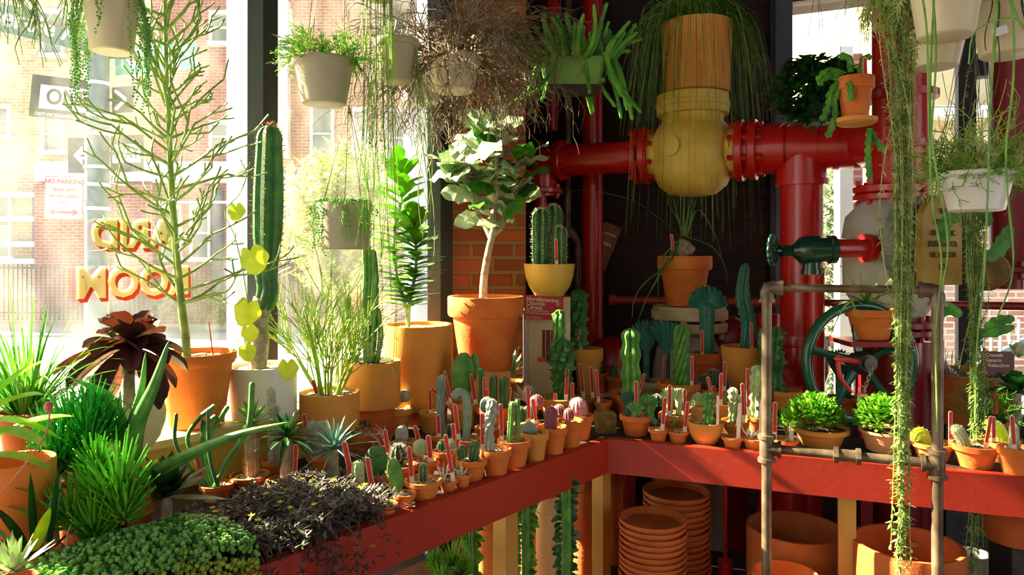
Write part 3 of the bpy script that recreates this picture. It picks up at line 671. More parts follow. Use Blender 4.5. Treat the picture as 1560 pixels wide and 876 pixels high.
# right assembly: riser, check valve, plate
ra = thing('check_valve', 'grey-white check valve with red flanges and yellow lettered plate', 'valve', W(1365, 385 + CH * F / 3.2, 3.2))
D3 = 3.2; xc = W(1352, 0, D3).x
pipe_part('riser', lambda b: (b.cyl(V((xc + .06, D3, zr(282, D3))), V((xc + .06, D3, 3.2)), .118, 32), b.lathe([(.14, 0), (.14, .03)], 32, V((xc + .06, D3, zr(228, D3)))), b.lathe([(.15, 0), (.15, .03)], 32, V((xc + .06, D3, zr(152, D3))))), RED, ra)
pipe_part('side_run', lambda b: b.cyl(hp(1310), V((xc + .06, D3, ZP)), .116, 32), RED, ra)
pipe_part('top_flange', lambda b: (flange(b, V((xc + .02, D3, zr(289, D3))), UP, .16, .035), flange(b, V((xc + .02, D3, zr(301, D3))), UP, .16, .03)), RED, ra)
def vbdy(b):
    b.lathe([(.11, zr(488, D3)), (.15, zr(470, D3)), (.2, zr(440, D3)), (.205, zr(360, D3)), (.19, zr(330, D3)), (.14, zr(312, D3)), (.11, zr(300, D3))], 36, V((xc + .02, D3, 0)))
pipe_part('valve_body', vbdy, VALW, ra)
pc = W(1404, 372, 3.0)
pdir = V((.42, -.9, 0)).normalized()
pipe_part('cover_ring', lambda b: flange(b, pc - pdir * .02, pdir, .2, .035, 10), mat('cover_paint', '6f776a', '8a8f80', rough=.6, ns=8, bump=.2), ra)
def plate(b):
    s_, t_ = frame(-pdir); pts = []
    s_ = V((-pdir.y, pdir.x, 0)); cc = pc + pdir * .02 + s_ * .06 + V((0, 0, .02))
    prof = [(-.125, -.19), (.125, -.19)] + [(.125 * math.cos(a * PI / 16), .06 + .125 * math.sin(a * PI / 16)) for a in range(17)]
    n = len(prof); b.add([cc + s_ * x + V((0, 0, z)) for x, z in prof] + [cc + pdir * .03 + s_ * x + V((0, 0, z)) for x, z in prof],
                        [tuple(range(n)), tuple(range(2 * n - 1, n - 1, -1))] + [(j, j + n, (j + 1) % n + n, (j + 1) % n) for j in range(n)])
    return cc, s_
b = MB(); cc, s_ = plate(b); b.build('name_plate', PLATE, ra, False, world=True)
yaw = math.atan2(s_.y, s_.x)
for k, (s2, dz) in enumerate((('THE', .115), ('RELIABLE', .07), ('AUTOMATIC', .025), ('SPRINKLER CO.', -.02), ('MT. VERNON', -.065), ('N.Y.', -.115))):
    text('plate_lettering', s2, .034, mat('plate_letters', '5a4410', '6a5218', rough=.6), ra, face_matrix(cc + pdir * .032 + V((0, 0, dz)), yaw), ext=.002, sx=.8, off=.0004)
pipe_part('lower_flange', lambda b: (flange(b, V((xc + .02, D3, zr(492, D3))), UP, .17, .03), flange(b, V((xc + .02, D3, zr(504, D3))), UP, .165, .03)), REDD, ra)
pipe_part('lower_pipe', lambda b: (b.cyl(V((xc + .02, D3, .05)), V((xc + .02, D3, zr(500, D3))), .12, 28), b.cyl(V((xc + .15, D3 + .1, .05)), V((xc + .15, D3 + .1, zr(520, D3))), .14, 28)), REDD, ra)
pipe_part('drain_stub', lambda b: (b.cyl(W(1262, 378, 2.98), W(1322, 378, 3.03), .04, 24), b.cyl(W(1316, 378, 3.03), W(1326, 378, 3.04), .06, 24)), RED, ra)
# green angle valve with hand wheel
gv = thing('green_valve', 'dark green gate valve with a small scalloped hand wheel', 'valve', W(1240, 400, 2.98))
def gb(b):
    a = W(1205, 382, 2.98); e = W(1268, 380, 2.98); d = (e - a).normalized()
    b.lathe([(.02, 0), (.035, .02), (.055, .04), (.062, .07), (.062, .11), (.052, .115), (.052, .15), (.06, .155), (.06, .178)], 24, a, d)
    b.lathe([(.035, .12), (.035, .0), (.04, 0), (.04, -.02)], 20, a + d * .085 + V((0, 0, -.08)), UP)
pipe_part('valve_body', gb, GRN, gv)
pipe_part('stem', lambda b: (b.cyl(W(1182, 382, 2.96), W(1208, 382, 2.98), .012, 12), b.cyl(W(1190, 382, 2.97), W(1204, 382, 2.98), .026, 6)), GRN, gv)
def wheel(b, c, ax, R, r, spokes, scallop=0, hub=.03):
    s_, t_ = frame(ax); n = 48 if scallop else 56; pts = []
    for k in range(n + 1):
        a = 2 * PI * k / n; q = R * (1 + (.05 * math.cos(a * scallop) if scallop else 0)); pts.append(c + (s_ * math.cos(a) + t_ * math.sin(a)) * q)
    b.tube(pts, r, 10, False)
    for k in range(spokes):
        a = 2 * PI * (k + .2) / spokes; e = c + (s_ * math.cos(a) + t_ * math.sin(a)) * R; m_ = c + (s_ * math.cos(a) + t_ * math.sin(a)) * R * .5 - ax * r * .6
        b.tube([c, m_, e], [r * .95, r * .75, r * .8], 8)
    b.lathe([(hub * .8, -hub), (hub, -hub * .6), (hub, hub * .6), (hub * .8, hub)], 20, c, ax)
    if scallop:
        for k in range(scallop):
            a = 2 * PI * k / scallop; b.ell(c + (s_ * math.cos(a) + t_ * math.sin(a)) * R, (r * 1.25, r * 1.25, r * 1.25), n=8, m=5)
pipe_part('hand_wheel', lambda b: wheel(b, W(1178, 381, 2.94), V((.8, -.6, 0)).normalized(), .058, .0085, 4, 16, .014), GRN, gv)
# big green wheel
wc = W(1311, 552, 2.98)
bw = thing('hand_wheel', 'large dark green cast hand wheel above the small jade planters', 'wheel', wc)
wax = V((.12, -.99, .05)).normalized()
pipe_part('rim', lambda b: wheel(b, wc, wax, .235, .021, 5, 0, .045), GRNW, bw)
pipe_part('shaft', lambda b: (b.cyl(wc - wax * .16, wc + wax * .07, .028, 16), b.lathe([(.05, 0), (.045, .05), (.035, .06)], 16, wc - wax * -.0, wax)), mat('shaft_iron', '3a3a34', '55524a', rough=.4, metal=.5), bw)
b = MB(); b.tube(resample([W(1306, 551, 2.93), W(1279, 549, 2.84), W(1281, 575, 2.83), W(1298, 598, 2.83)], 12), [.012, .012, .011, .011, .01, .01, .009, .009, .008, .008, .007, .006], 8); b.ell(W(1279, 547, 2.84), (.022, .02, .014)); tag_(b.build('red_lever', mat('tag_red_plastic', 'd2321e', 'dc4230', rough=.4)), 'small bright red lever hooked in front of the green wheel', 'lever')
# chain and padlock on the wheel
ch = thing('chain', 'steel chain hanging from the wheel down to a padlock', 'chain', W(1320, 590, 2.86))
for k in range(9):
    p = W(1328 - k * 1.6, 562 + k * 4.6, 2.86 + .002 * k); b = MB(); d = V((1, 0, 0)) if k % 2 else V((0, 1, 0)); pts = []
    for j in range(9): a = 2 * PI * j / 8; pts.append(p + d * math.cos(a) * .006 + UP * math.sin(a) * .010)
    b.tube(pts, .0018, 5, False); b.build('chain_link', mat('chain_steel', '9a9484', 'bab4a4', rough=.3, metal=.8), ch, world=True)
b = MB(); b.box(W(1312, 607, 2.87), (.042, .02, .04)); pts = [W(1312, 602, 2.87) + V((.013 * math.cos(a * PI / 8), 0, .02 + .018 * math.sin(a * PI / 8))) for a in range(9)]; b.tube([W(1312, 602, 2.87) + V((.013, 0, 0))] + pts + [W(1312, 602, 2.87) + V((-.013, 0, 0))], .003, 6); tag_(b.build('padlock', MATS['chain_steel'], smooth=False), 'brass-grey padlock at the end of the chain', 'padlock')
# far right red risers
v5 = W(1545, 0, 3.4); t = thing('red_riser', 'thick dark red riser at the right edge ending in a flange', 'pipe', (v5.x, 3.4, 1.4))
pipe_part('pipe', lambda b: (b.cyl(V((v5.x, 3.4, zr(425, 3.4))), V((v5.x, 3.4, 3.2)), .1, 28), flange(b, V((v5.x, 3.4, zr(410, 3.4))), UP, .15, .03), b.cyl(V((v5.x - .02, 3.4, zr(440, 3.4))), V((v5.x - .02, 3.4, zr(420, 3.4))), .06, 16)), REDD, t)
v6 = W(1516, 0, 3.7); t = thing('red_riser', 'slim red pipe behind the cream pots at top right', 'pipe', (v6.x, 3.7, 1.6)); pipe_part('pipe', lambda b: b.cyl(V((v6.x, 3.7, 1.6)), V((v6.x, 3.7, 3.2)), .03, 16), RED, t)
t = thing('brown_flange', 'round rusty brown flange on the end of a stub, by the trailing strands', 'flange', W(1500, 412, 3.1)); pipe_part('disc', lambda b: (b.lathe([(.08, 0), (.085, .01), (.085, .04), (.05, .06)], 24, W(1503, 412, 3.05), V((-.6, -.8, 0)))), mat('rust_brown', '5a4018', '7a5a24', rough=.6, ns=20, bump=.3), t)
# red bosses on floor behind the bench
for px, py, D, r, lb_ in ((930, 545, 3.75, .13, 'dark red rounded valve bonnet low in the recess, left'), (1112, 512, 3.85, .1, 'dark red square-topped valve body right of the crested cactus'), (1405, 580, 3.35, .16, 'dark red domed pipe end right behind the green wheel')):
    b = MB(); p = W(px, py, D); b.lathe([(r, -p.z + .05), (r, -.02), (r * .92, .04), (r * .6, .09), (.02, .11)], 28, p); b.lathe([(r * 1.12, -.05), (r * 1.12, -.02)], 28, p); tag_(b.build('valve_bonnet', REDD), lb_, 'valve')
b = MB(); rr3 = W(1190, 0, 3.6); b.cyl(V((rr3.x - .01, 3.75, .05)), V((rr3.x - .01, 3.75, zr(478, 3.75))), .06, 20); tag_(b.build('pipe_stub', RED), 'short red pipe stub left of the big red riser base', 'pipe')
# cream pedestal flange under the caudex pot
t = thing('cream_pedestal', 'old cream-painted flanged pipe end carrying a terracotta pot', 'pedestal', W(1050, 385 + CH * F / 3.85, 3.85)); c = W(1050, 0, 3.85)
pipe_part('flange', lambda b: (b.lathe([(.17, 0), (.2, .005), (.2, .05), (.17, .055)], 28, V((c.x, 3.85, zr(486, 3.85)))), flange(b, V((c.x, 3.85, zr(497, 3.85))), UP, .2, .05, 8), b.lathe([(.19, 0), (.19, .03)], 28, V((c.x, 3.85, zr(474, 3.85))))), mat('old_cream_paint', 'b5a77c', 'd0c294', rough=.7, ns=12, bump=.4), t)
pipe_part('pipe', lambda b: b.lathe([(.2, .05), (.2, zr(580, 3.85)), (.17, zr(530, 3.85)), (.11, zr(505, 3.85))], 28, V((c.x, 3.85, 0))), VALW, t)
# pedestal + red card under the bowl pot
t = thing('pedestal_box', 'cream wooden pedestal box with slatted dark red opening', 'pedestal', W(836, 620, 3.45)); c = W(836, 0, 3.45); zt2 = zr(452, 3.45)
b = MB(); b.box((c.x, 3.5, (ZB + zt2) / 2), (.2, .18, zt2 - ZB - .001)); b.build('box', mat('pedestal_cream', 'cbb68a', 'dccba2', rough=.7, ns=7), t, False, world=True)
b = MB(); b.box((c.x - .112, 3.47, (ZB + zt2) / 2 - .03), (.02, .2, zt2 - ZB - .06)); b.build('side_board', FACEW, t, False, world=True)
b = MB(); p = W(835, 527, 3.4); b.box((p.x, 3.412, p.z), (.055, .01, .15)); b.build('slot', REDD, t, False, world=True)
for k in (-.012, .012): b = MB(); b.box((p.x + k, 3.406, p.z), (.003, .012, .15)); b.build('slat', FACEW, t, False, world=True)
def card(label, x0, x1, y0, y1, D, m, roll, lines, sz, nm='name_card', ornament=False):
    a = W(x0, y0, D); e = W(x1, y1, D); c = (a + e) / 2; t = thing(nm, label, 'sign', c)
    M = face_matrix(c, 0, roll).to_3x3(); b = MB(); b.box(c, (e.x - a.x, a.z - e.z, .003), M); b.build('card', m, t, False, world=True)
    for (s3, fx, fy, k) in lines:
        text('card_lettering', s3, sz * k, mat('card_ink', 'd8c0a8', rough=.6), t, Matrix.Translation(c + M @ V((fx * (e.x - a.x), fy * (a.z - e.z), .0035))) @ M.to_4x4(), ext=.0004, off=.0006 * k, align='LEFT')
    if ornament:
        o = MB(); q = c + M @ V((.36 * (e.x - a.x), .2 * (a.z - e.z), .003))
        for k in range(6): 
            a2 = 2 * PI * k / 6; o.tube([q + M @ V((math.cos(a2 + j * .6) * .005 + math.cos(a2) * .007, math.sin(a2 + j * .6) * .006 + math.sin(a2) * .009, 0)) for j in range(8)], .0006, 4)
        o.build('card_ornament', MATS['card_ink'], t, world=True)
    return t
card('red plant name card reading Myrtillocactus Opuntia Cereus', 799, 858, 451, 487, 3.33, CARDR, R_(-3), [('Myrtillocactus', -.46, .34, 1), ('Opuntia', -.46, .17, 1), ('Cereus', -.46, .0, 1), ('Night cacti with blooms', -.46, -.14, .42), ('and edible fruit, columnar', -.46, -.24, .42), ('Grow in full sun', -.46, -.42, .42)], .026, ornament=True)
card('dark red name card reading Crassula Senecio Kalanchoe by large pot', 1494, 1545, 535, 572, 2.85, CARDD, R_(-1), [('Crassula', -.38, .34, 1), ('Senecio', -.36, .13, 1), ('Kalanchoe', -.3, -.08, 1)], .02)
t = card('tilted worn brown paper label hanging on the dark back wall', 906, 934, 340, 418, 4.3, mat('paper_brown', '6a3a22', '8a5a38', rough=.8, ns=14), R_(-22), [('CAUTION', -.4, .3, .6), ('MAIN', -.4, .1, 1), ('N', -.3, -.15, 1.6)], .03, nm='paper_label')
# ---------------------------------------------------------------- pots and plants
POTS = {
    'std': [(.0, 0), (.64, 0), (.67, .02), (.86, .70), (.865, .715), (.955, .725), (1, .76), (1, .985), (.98, 1), (.9, 1), (.88, .97), (.85, .8)],
    'plain': [(0, 0), (.86, 0), (.9, .02), (.99, .95), (.985, 1), (.91, 1), (.895, .97), (.87, .7)],
    'cyl': [(0, 0), (.96, 0), (.99, .015), (1, .96), (.99, 1), (.92, 1), (.9, .97), (.9, .7)],
    'bowl': [(0, 0), (.5, 0), (.55, .01), (.8, .3), (.93, .6), (1, .95), (.99, 1), (.92, 1), (.9, .96), (.8, .7)],
    'plastic': [(0, 0), (.62, 0), (.66, .015), (.69, .03), (.88, .8), (.9, .84), (.95, .85), (1, .9), (1.0, .985), (.985, 1), (.95, 1), (.93, .96), (.88, .8)],
    'round': [(0, 0), (.45, 0), (.6, .05), (.85, .3), (.98, .6), (1, .8), (.95, .97), (.93, 1), (.88, 1), (.86, .95), (.85, .8)],
    'saucer': [(0, 0), (.8, 0), (.85, .05), (1, .95), (.99, 1), (.93, 1), (.9, .8), (.82, .25)],
}
class Ctx: pass
def mk(c, mb, name, m, label=None): return mb.build(name, m, c.root, label=label)
RNG = random.Random(11)
def pot(label, px, rim, wd, base=None, kind='std', m=TERRA, plants=(), tags=(), D=None, zb=None, soil=GRAVEL, name='potted_cactus', cat='potted cactus', group=None, taper=.68, sl=.87, cut=None):
    if base is None: base = rim + wd * .82
    if D is None:
        z0 = ZB if zb is None else zb
        D = (CH - z0) * F / (base - HY); D += wd / 2 / F * D * taper * .8
    else:
        z0 = zr(base, D) if zb is None else zb
    u = D / F; c = Ctx(); c.u = u; c.D = D; c.px = px; c.r = wd / 2 * u; c.h = zr(rim, D) - z0; c.rim = rim; c.z0 = z0
    c.root = thing(name, label, cat, ((px - CX) * u, D, z0), group)
    prof = [(r * c.r, z * c.h) for r, z in POTS[kind]]
    b = MB(); b.lathe(prof, 32); po = b.build('pot', m, c.root)
    c.sz = c.h * sl; c.rng = random.Random(int(px * 7 + rim)); c.pot = po
    b = MB(); n = 18; sr = c.r * .885; vs = [V((0, 0, c.sz + .003))]; fs = []
    for i in range(1, 5):
        for j in range(n): a = 2 * PI * j / n; vs.append(V((math.cos(a) * sr * i / 4, math.sin(a) * sr * i / 4, c.sz + (c.rng.uniform(-.002, .003) if i < 4 else -.003))))
    for j in range(n):
        k = (j + 1) % n; fs.append((0, 1 + j, 1 + k))
        for i in range(3): fs.append((1 + i * n + j, 1 + (i + 1) * n + j, 1 + (i + 1) * n + k, 1 + i * n + k))
    b.add(vs, fs); 
    if wd > 30:
        for k in range(26): a = c.rng.uniform(0, 2 * PI); q = sr * c.rng.random() ** .5 * .95; s_ = c.rng.uniform(.0018, .004); b.ell((math.cos(a) * q, math.sin(a) * q, c.sz + .002), (s_, s_ * 1.2, s_), n=5, m=4)
    b.build('soil', soil, c.root)
    c.X = lambda q: (q - px) * u
    c.Z = lambda y: CH - (y - HY) * u - z0
    c.P = lambda q, y, dy=0.: V((c.X(q), dy, c.Z(y)))
    for f in plants: f(c)
    for t in tags: plant_tag(c, *t)
    return c.root
def plant_tag(c, xb, xt, yt, w_=.0148, m=TAGR, dy=None, whole=False):
    if dy is None: dy = -c.r * .45
    a = V((c.X(xb), dy, c.sz - .005)); lim = c.r * .8
    a.x = max(-lim, min(lim, a.x)); dm = math.sqrt(max(0, lim * lim - a.x * a.x)); a.y = max(-dm, min(dm, dy))
    e = c.P(xt, yt, a.y); d = e - a; L = d.length; d.normalize(); s_ = V((d.z, 0, -d.x)); nn = V((0, -1, 0)); w2 = w_ * c.rng.uniform(.85, 1.1)
    def plate_(mb, z0, z1, w3, off, th=.0008):
        pr = [(-w3 / 2, z0), (w3 / 2, z0), (w3 / 2, z1 - w3 / 2)] + [(w3 / 2 * math.cos(k * PI / 6), z1 - w3 / 2 + w3 / 2 * math.sin(k * PI / 6)) for k in range(1, 6)] + [(-w3 / 2, z1 - w3 / 2)]
        n = len(pr); f0 = [a + s_ * x + d * z + nn * off for x, z in pr]; f1 = [p - nn * th for p in f0]
        mb.add(f0 + f1, [tuple(range(n)), tuple(range(2 * n - 1, n - 1, -1))] + [(j, j + n, (j + 1) % n + n, (j + 1) % n) for j in range(n)])
    b = MB(); plate_(b, 0, L, w2, 0); t = b.build('plant_tag', TAGW if m != 'rust' else TERRAD, c.root, False)
    if m != 'rust' and m is not None:
        b = MB(); plate_(b, L * .24 if not whole else .02, L - .0025, w2 * .78, .0006, .0005); b.build('red_label', m, t, False)
# ---- cactus builders
def COLM(x, top, wd, ribs=8, depth=.22, tw=0., m=G1, base=None, sp=0, spl=.006, spm=SPINE, dy=0., bump=0., bf=8., path=None, prof=None, name='stem', y0=None, rings=22, lean=0):
    def f(c):
        P = [c.P(*q, dy) if len(q) == 2 else c.P(*q) for q in path] if path else [V((c.X(x), dy, c.sz - .006)), c.P(x + lean, top, dy)]
        if path: P[0].z = c.sz - .006 if y0 is None else P[0].z
        b = MB(); R = wd / 2 * c.u
        cr = b.ribbed(P, R, ribs, depth, tw, rings, bump, bf, prof)
        o = mk(c, b, name, m)
        if sp:
            s = MB(); g = c.rng
            for i, (p, d, iu) in enumerate(cr):
                if iu < 1: continue
                if sp < 1 and g.random() > sp: continue
                for k in range(max(1, int(sp))): s.spine(p, d + V((g.uniform(-.7, .7), g.uniform(-.7, .7), g.uniform(-.5, .7))), spl * g.uniform(.6, 1.2), max(.00035, .0009 * spl / .01))
            s.build('spines', spm, o)
    return f
def BALL(x, cy, wd, ribs=13, depth=.12, m=G5, sp=2, spl=.004, spm=SPINE, hr=1., dy=0., tw=0., bump=0.):
    def f(c):
        R = wd / 2 * c.u; z = c.Z(cy); b = MB(); lo = min(c.sz - .004, z - R * hr * .7)
        b0 = V((c.X(x), dy, max(c.sz - .006, z - R * hr))); t = V((c.X(x), dy, z + R * hr))
        if t.z - b0.z < R * .6: t.z = b0.z + R
        cr = b.ribbed([b0, t], R, ribs, depth, tw, 8, bump, 6, base=.7)
        o = mk(c, b, 'stem', m)
        if sp:
            s = MB(); g = c.rng
            for (p, d, iu) in cr:
                for k in range(sp): s.spine(p, d + V((g.uniform(-.6, .6), g.uniform(-.6, .6), g.uniform(-.5, .5))), spl * g.uniform(.6, 1.2), .0005)
            s.build('spines', spm, o)
    return f
def PAD(x, y, wd, ht, tilt=0., m=G1, dy=0., yaw=.2, sp=1, th=.2):
    def f(c):
        b = MB(); M = Matrix.Rotation(yaw, 3, 'Z') @ Matrix.Rotation(tilt, 3, 'Y'); r = (wd / 2 * c.u, wd / 2 * c.u * th * 1.2, ht / 2 * c.u); C = c.P(x, y, dy)
        b.ell(C, r, M, 20, 12); o = mk(c, b, 'pad', m)
        s = MB(); g = c.rng
        for k in range(60 * sp):
            a = g.uniform(0, 2 * PI); q = g.uniform(0, 1) ** .5; e = V((r[0] * q * math.cos(a), 0, r[2] * q * math.sin(a))); e.y = -r[1] * math.sqrt(max(0, 1 - q * q)) * g.choice((1, 1, -1))
            s.spine(C + M @ e, M @ V((e.x * .5 / r[0], (1 if e.y > 0 else -1), e.z * .5 / r[2])), .004, .0009)
        s.build('spines', SPINE, o)
    return f
def STUBPAD(x, y0, x1, y1, w0, w1, m=G1, dy=0.):
    return COLM(x, y1, w1, 5, .2, m=m, path=[(x, y0), ((x + x1) / 2, (y0 + y1) / 2), (x1, y1)])
def FAN(x, top, wd, stemw, arc=100, m=TEAL, dy=0., thick=.16, joint=.45, freq=26, rot=0., y0=None):
    def f(c):
        g = c.rng; b = MB(); R = wd / 2 * c.u / math.sin(R_(min(arc, 90))); zt = c.Z(top); zc = zt - R * 1.1 ; zb = c.sz - .005
        x0 = c.X(x); sw = stemw / 2 * c.u; NA, NR = 64, 9; A = R_(arc); front = []; th = R * thick
        zc = max(zc, zb + .004)
        for side in (1, -1):
            for i in range(NA + 1):
                a = -A + 2 * A * i / NA; pr = []
                for j in range(NR + 1):
                    q = j / NR
                    rr = R * (q * .93 + .07) * (1 + .05 * math.sin(i * .9 + 2)); spread = math.sin(a) * rr
                    up = math.cos(a) * rr * (1.15 if math.cos(a) > 0 else .5)
                    xx = spread + (1 - q) * sw * math.sin(a)
                    rid = math.cos(i / NA * freq * 2 * PI) * th * .28 * q
                    yy = side * (-(th * (1 - .5 * q ** 3)) * (1 if j < NR else .05)) + rid * side * -1 + math.sin(a * 2.3 + q) * R * .14 * q
                    pr.append(V((x0 + xx * math.cos(rot), dy + yy + xx * math.sin(rot), zc + up)))
                front.append(pr)
        vs = [p for pr in front for p in pr]; fs = []; K = NR + 1
        for s in range(2):
            o = s * (NA + 1) * K
            for i in range(NA):
                for j in range(NR):
                    q = (o + i * K + j, o + (i + 1) * K + j, o + (i + 1) * K + j + 1, o + i * K + j + 1); fs.append(q if s == 0 else q[::-1])
        o2 = (NA + 1) * K
        for i in range(NA): fs.append((i * K + NR, (i + 1) * K + NR, o2 + (i + 1) * K + NR, o2 + i * K + NR))
        for i in (0, NA):
            for j in range(NR): fs.append((i * K + j, i * K + j + 1, o2 + i * K + j + 1, o2 + i * K + j))
        b.add(vs, fs); mk(c, b, 'crest', m)
        s = MB(); s.ribbed([V((x0, dy, zb)), V((x0, dy, zc + R * .4))], sw, 7, .2, 0, 10, prof=lambda u: 1 + .25 * u); mk(c, s, 'stem', m)
    return f
def ROS(x, y, L, w_, n=24, e0=10, e1=75, m=LEAF, bend=-.25, th=0., shape='taper', dy=0., fold=.2, seg=6, wob=0., lj=.2, stem=None, name='leaves', squash=1., yo=None):
    """rosette; L, w_ in pixels"""
    def f(c):
        g = c.rng; b = MB(); C = V((c.X(x), dy, c.Z(y) if y else c.sz))
        if y and C.z < c.sz - .004: C.z = c.sz - .004
        for k in range(n):
            t = k / max(1, n - 1); az = k * 2.39996 + g.uniform(-.15, .15); el = R_(e0 + (e1 - e0) * t ** .8 + g.uniform(-6, 6)); l = L * c.u * (1 - .35 * t) * g.uniform(1 - lj, 1 + lj * .5)
            d = V((math.cos(az) * math.cos(el), math.sin(az) * math.cos(el) * squash, math.sin(el)))
            b.leaf(C + V((0, 0, .1 * L * c.u * t)), d, l, w_ * c.u * g.uniform(.85, 1.1), bend * (1 - t * .7) + g.uniform(-.05, .05), seg=seg, th=th * w_ * c.u, fold=fold, shape=shape, wob=wob)
        mk(c, b, name, m)
        if stem:
            s = MB(); s.tube(resample([V((c.X(x), dy, c.sz - .005)), C + V((0, 0, .003))], 6), [stem * c.u * q for q in (.6, .55, .5, .5, .5, .45)], 10); mk(c, s, 'stem', WOODS)
    return f
def twig(b, p, d, L, r, depth, g, nb=3, spread=.7, up=.25, sh=.62, seg=5, curve=.25, n=5, minr=.0008):
    d = d.normalized(); pts = [p]; q = V(p); dd = V(d); side = V((g.uniform(-1, 1), g.uniform(-1, 1), g.uniform(-.3, .3))) * curve / seg
    for i in range(seg):
        dd = (dd + side + V((0, 0, up / seg))).normalized(); q = q + dd * (L / seg); pts.append(V(q))
    b.tube(pts, [max(minr, r * (1 - .35 * i / seg)) for i in range(seg + 1)], n)
    if depth > 0:
        for k in range(nb):
            t = g.uniform(.45, 1) if k else 1.; i = min(seg, max(1, int(t * seg))); base = pts[i]; dr = (pts[i] - pts[i - 1]).normalized(); a, c = frame(dr); an = g.uniform(0, 2 * PI)
            nd = dr + (a * math.cos(an) + c * math.sin(an)) * spread * g.uniform(.6, 1.3)
            twig(b, base, nd, L * sh * g.uniform(.7, 1.2), r * .72, depth - 1, g, nb, spread, up, sh, seg, curve, n, minr)
def NEEDLE_HEAD(b, C, ax, R, n, w_, g, up=.3, th=True, el0=-20):
    a, e = frame(ax)
    for k in range(n):
        t = (k + .5) / n; el = math.asin(min(1, max(-.4, math.sin(R_(el0)) + (1 - math.sin(R_(el0))) * t))); az = k * 2.39996
        d = (a * math.cos(az) + e * math.sin(az)) * math.cos(el) + ax * math.sin(el)
        p0 = C - ax * R * .5 * (1 - t); l = R * g.uniform(.75, 1.1)
        pts = [p0, p0 + d * l * .5 + V((0, 0, up * l * .1)), p0 + d * l + V((0, 0, up * l * .45))]
        b.tube(pts, [w_ * .8, w_, w_ * .35], 4)
def BRUSHES(heads, n=60, w_=.0022, m=LEAF):
    def f(c):
        for hx, hy, R, dy, tilt in heads:
            b = MB(); C = c.P(hx, hy, dy); NEEDLE_HEAD(b, C, V((tilt, -.15, 1)).normalized(), R * c.u, n, w_, c.rng, .9, el0=5); o = mk(c, b, 'leaf_head', m)
            s = MB(); s.tube(resample([V((0, 0, c.sz)), (C + V((0, 0, c.sz))) * .5 + V((C.x * .2, 0, -.01)), C - V((0, 0, R * c.u * .3))], 6), .004, 6); s.build('stem', LEAFD, c.root)
    return f
def BUSHY(x, y, rx, ry, n, ls, m=LEAFB, shape='oval', dy=0., th=.25, asp=.7, depth=.9, up=.5, seg=3, name='foliage', hollow=.45):
    def f(c):
        g = c.rng; b = MB(); C = c.P(x, y, dy)
        for k in range(n):
            az = g.uniform(0, 2 * PI); sz = g.uniform(-.35, 1); q = g.uniform(hollow, 1) ** .6; cz = math.sqrt(1 - min(1, sz * sz))
            dr = V((math.cos(az) * cz, math.sin(az) * cz, sz)); p = C + V((dr.x * rx * c.u * q, dr.y * rx * c.u * q * depth, dr.z * ry * c.u * q))
            if p.z < c.sz + .002 and (p.x ** 2 + p.y ** 2) ** .5 < c.r: p.z = c.sz + .004
            d = dr + V((g.uniform(-.8, .8), g.uniform(-.8, .8), g.uniform(-.4, .8) + up)); l = ls * c.u * g.uniform(.6, 1.2)
            b.leaf(p, d, l, l * asp, -.1, seg=seg, th=th * l * asp if th else 0, shape=shape)
        mk(c, b, name, m)
    return f
def TWIGS(x, y, n, L, r, m=TWIG, depth=2, nb=3, spread=.7, up=.4, el=(20, 85), dy=0., sh=.62, rad=0., curve=.25, name='branches', lr=1., bias=(0, 0, 0)):
    def f(c):
        g = c.rng; b = MB()
        for k in range(n):
            az = k * 2.39996 + g.uniform(-.3, .3); e = R_(g.uniform(*el)); d = V((math.cos(az) * math.cos(e), math.sin(az) * math.cos(e), math.sin(e))) + V(bias)
            p = V((c.X(x) + math.cos(az) * rad * c.r, dy + math.sin(az) * rad * c.r, c.Z(y) if y else c.sz - .003))
            twig(b, p, d, L * c.u * g.uniform(.7, 1.15), r, depth, g, nb, spread, up, sh, 4, curve)
        mk(c, b, name, m)
    return f
def strand(b, p, L, g, r=.0012, leafn=0, ls=.01, lb=None, sway=.02, shape='lance', n=10, out=None, lw=.4, updir=-.4, twist=.0):
    """hanging strand from p: first outwards then down"""
    p = V(p); o = V(out) if out else V((0, 0, 0)); pts = [p]
    q = V(p); ph = g.uniform(0, 6); S = n
    for i in range(1, S + 1):
        t = i / S; pts.append(p + o * min(1, t * 2.2) * (1 if t > .45 else math.sin(t / .45 * PI / 2)) + V((math.sin(ph + t * 5) * sway * t, math.cos(ph + t * 4) * sway * t, -L * t + o.length * .35 * math.sin(min(1, t * 3) * PI))))
    b.tube(pts, [r * (1 - .4 * i / S) for i in range(S + 1)], 4)
    if leafn:
        for k in range(leafn):
            t = (k + g.random()) / leafn * S; i = min(S - 1, int(t)); c = pts[i].lerp(pts[i + 1], t - i); az = g.uniform(0, 2 * PI)
            (lb or b).leaf(c, V((math.cos(az), math.sin(az), updir + g.uniform(-.5, .6))), ls * g.uniform(.6, 1.3), ls * lw, -.15, seg=2, th=ls * lw * .4, shape=shape)
    return pts
def wires(root, r, z, D, k=3, m=WIRE, top=3.2, thk=.0012, cx=0., ph=.4, name='hanger_wire'):
    zt = top - root.location.z
    apex = V((cx, 0, min(zt - .02, z + .55)))
    for i in range(k):
        a = ph + 2 * PI * i / k; b = MB(); b.tube([V((r * math.cos(a), r * math.sin(a), z)), apex], thk, 5); b.build(name, m, root)
    b = MB(); b.tube([apex, V((cx, 0, zt))], thk * 1.3, 5); b.lathe([(.004, 0), (.01, .012)], 8, V((cx, 0, zt - .014))); b.build('hook', m, root)
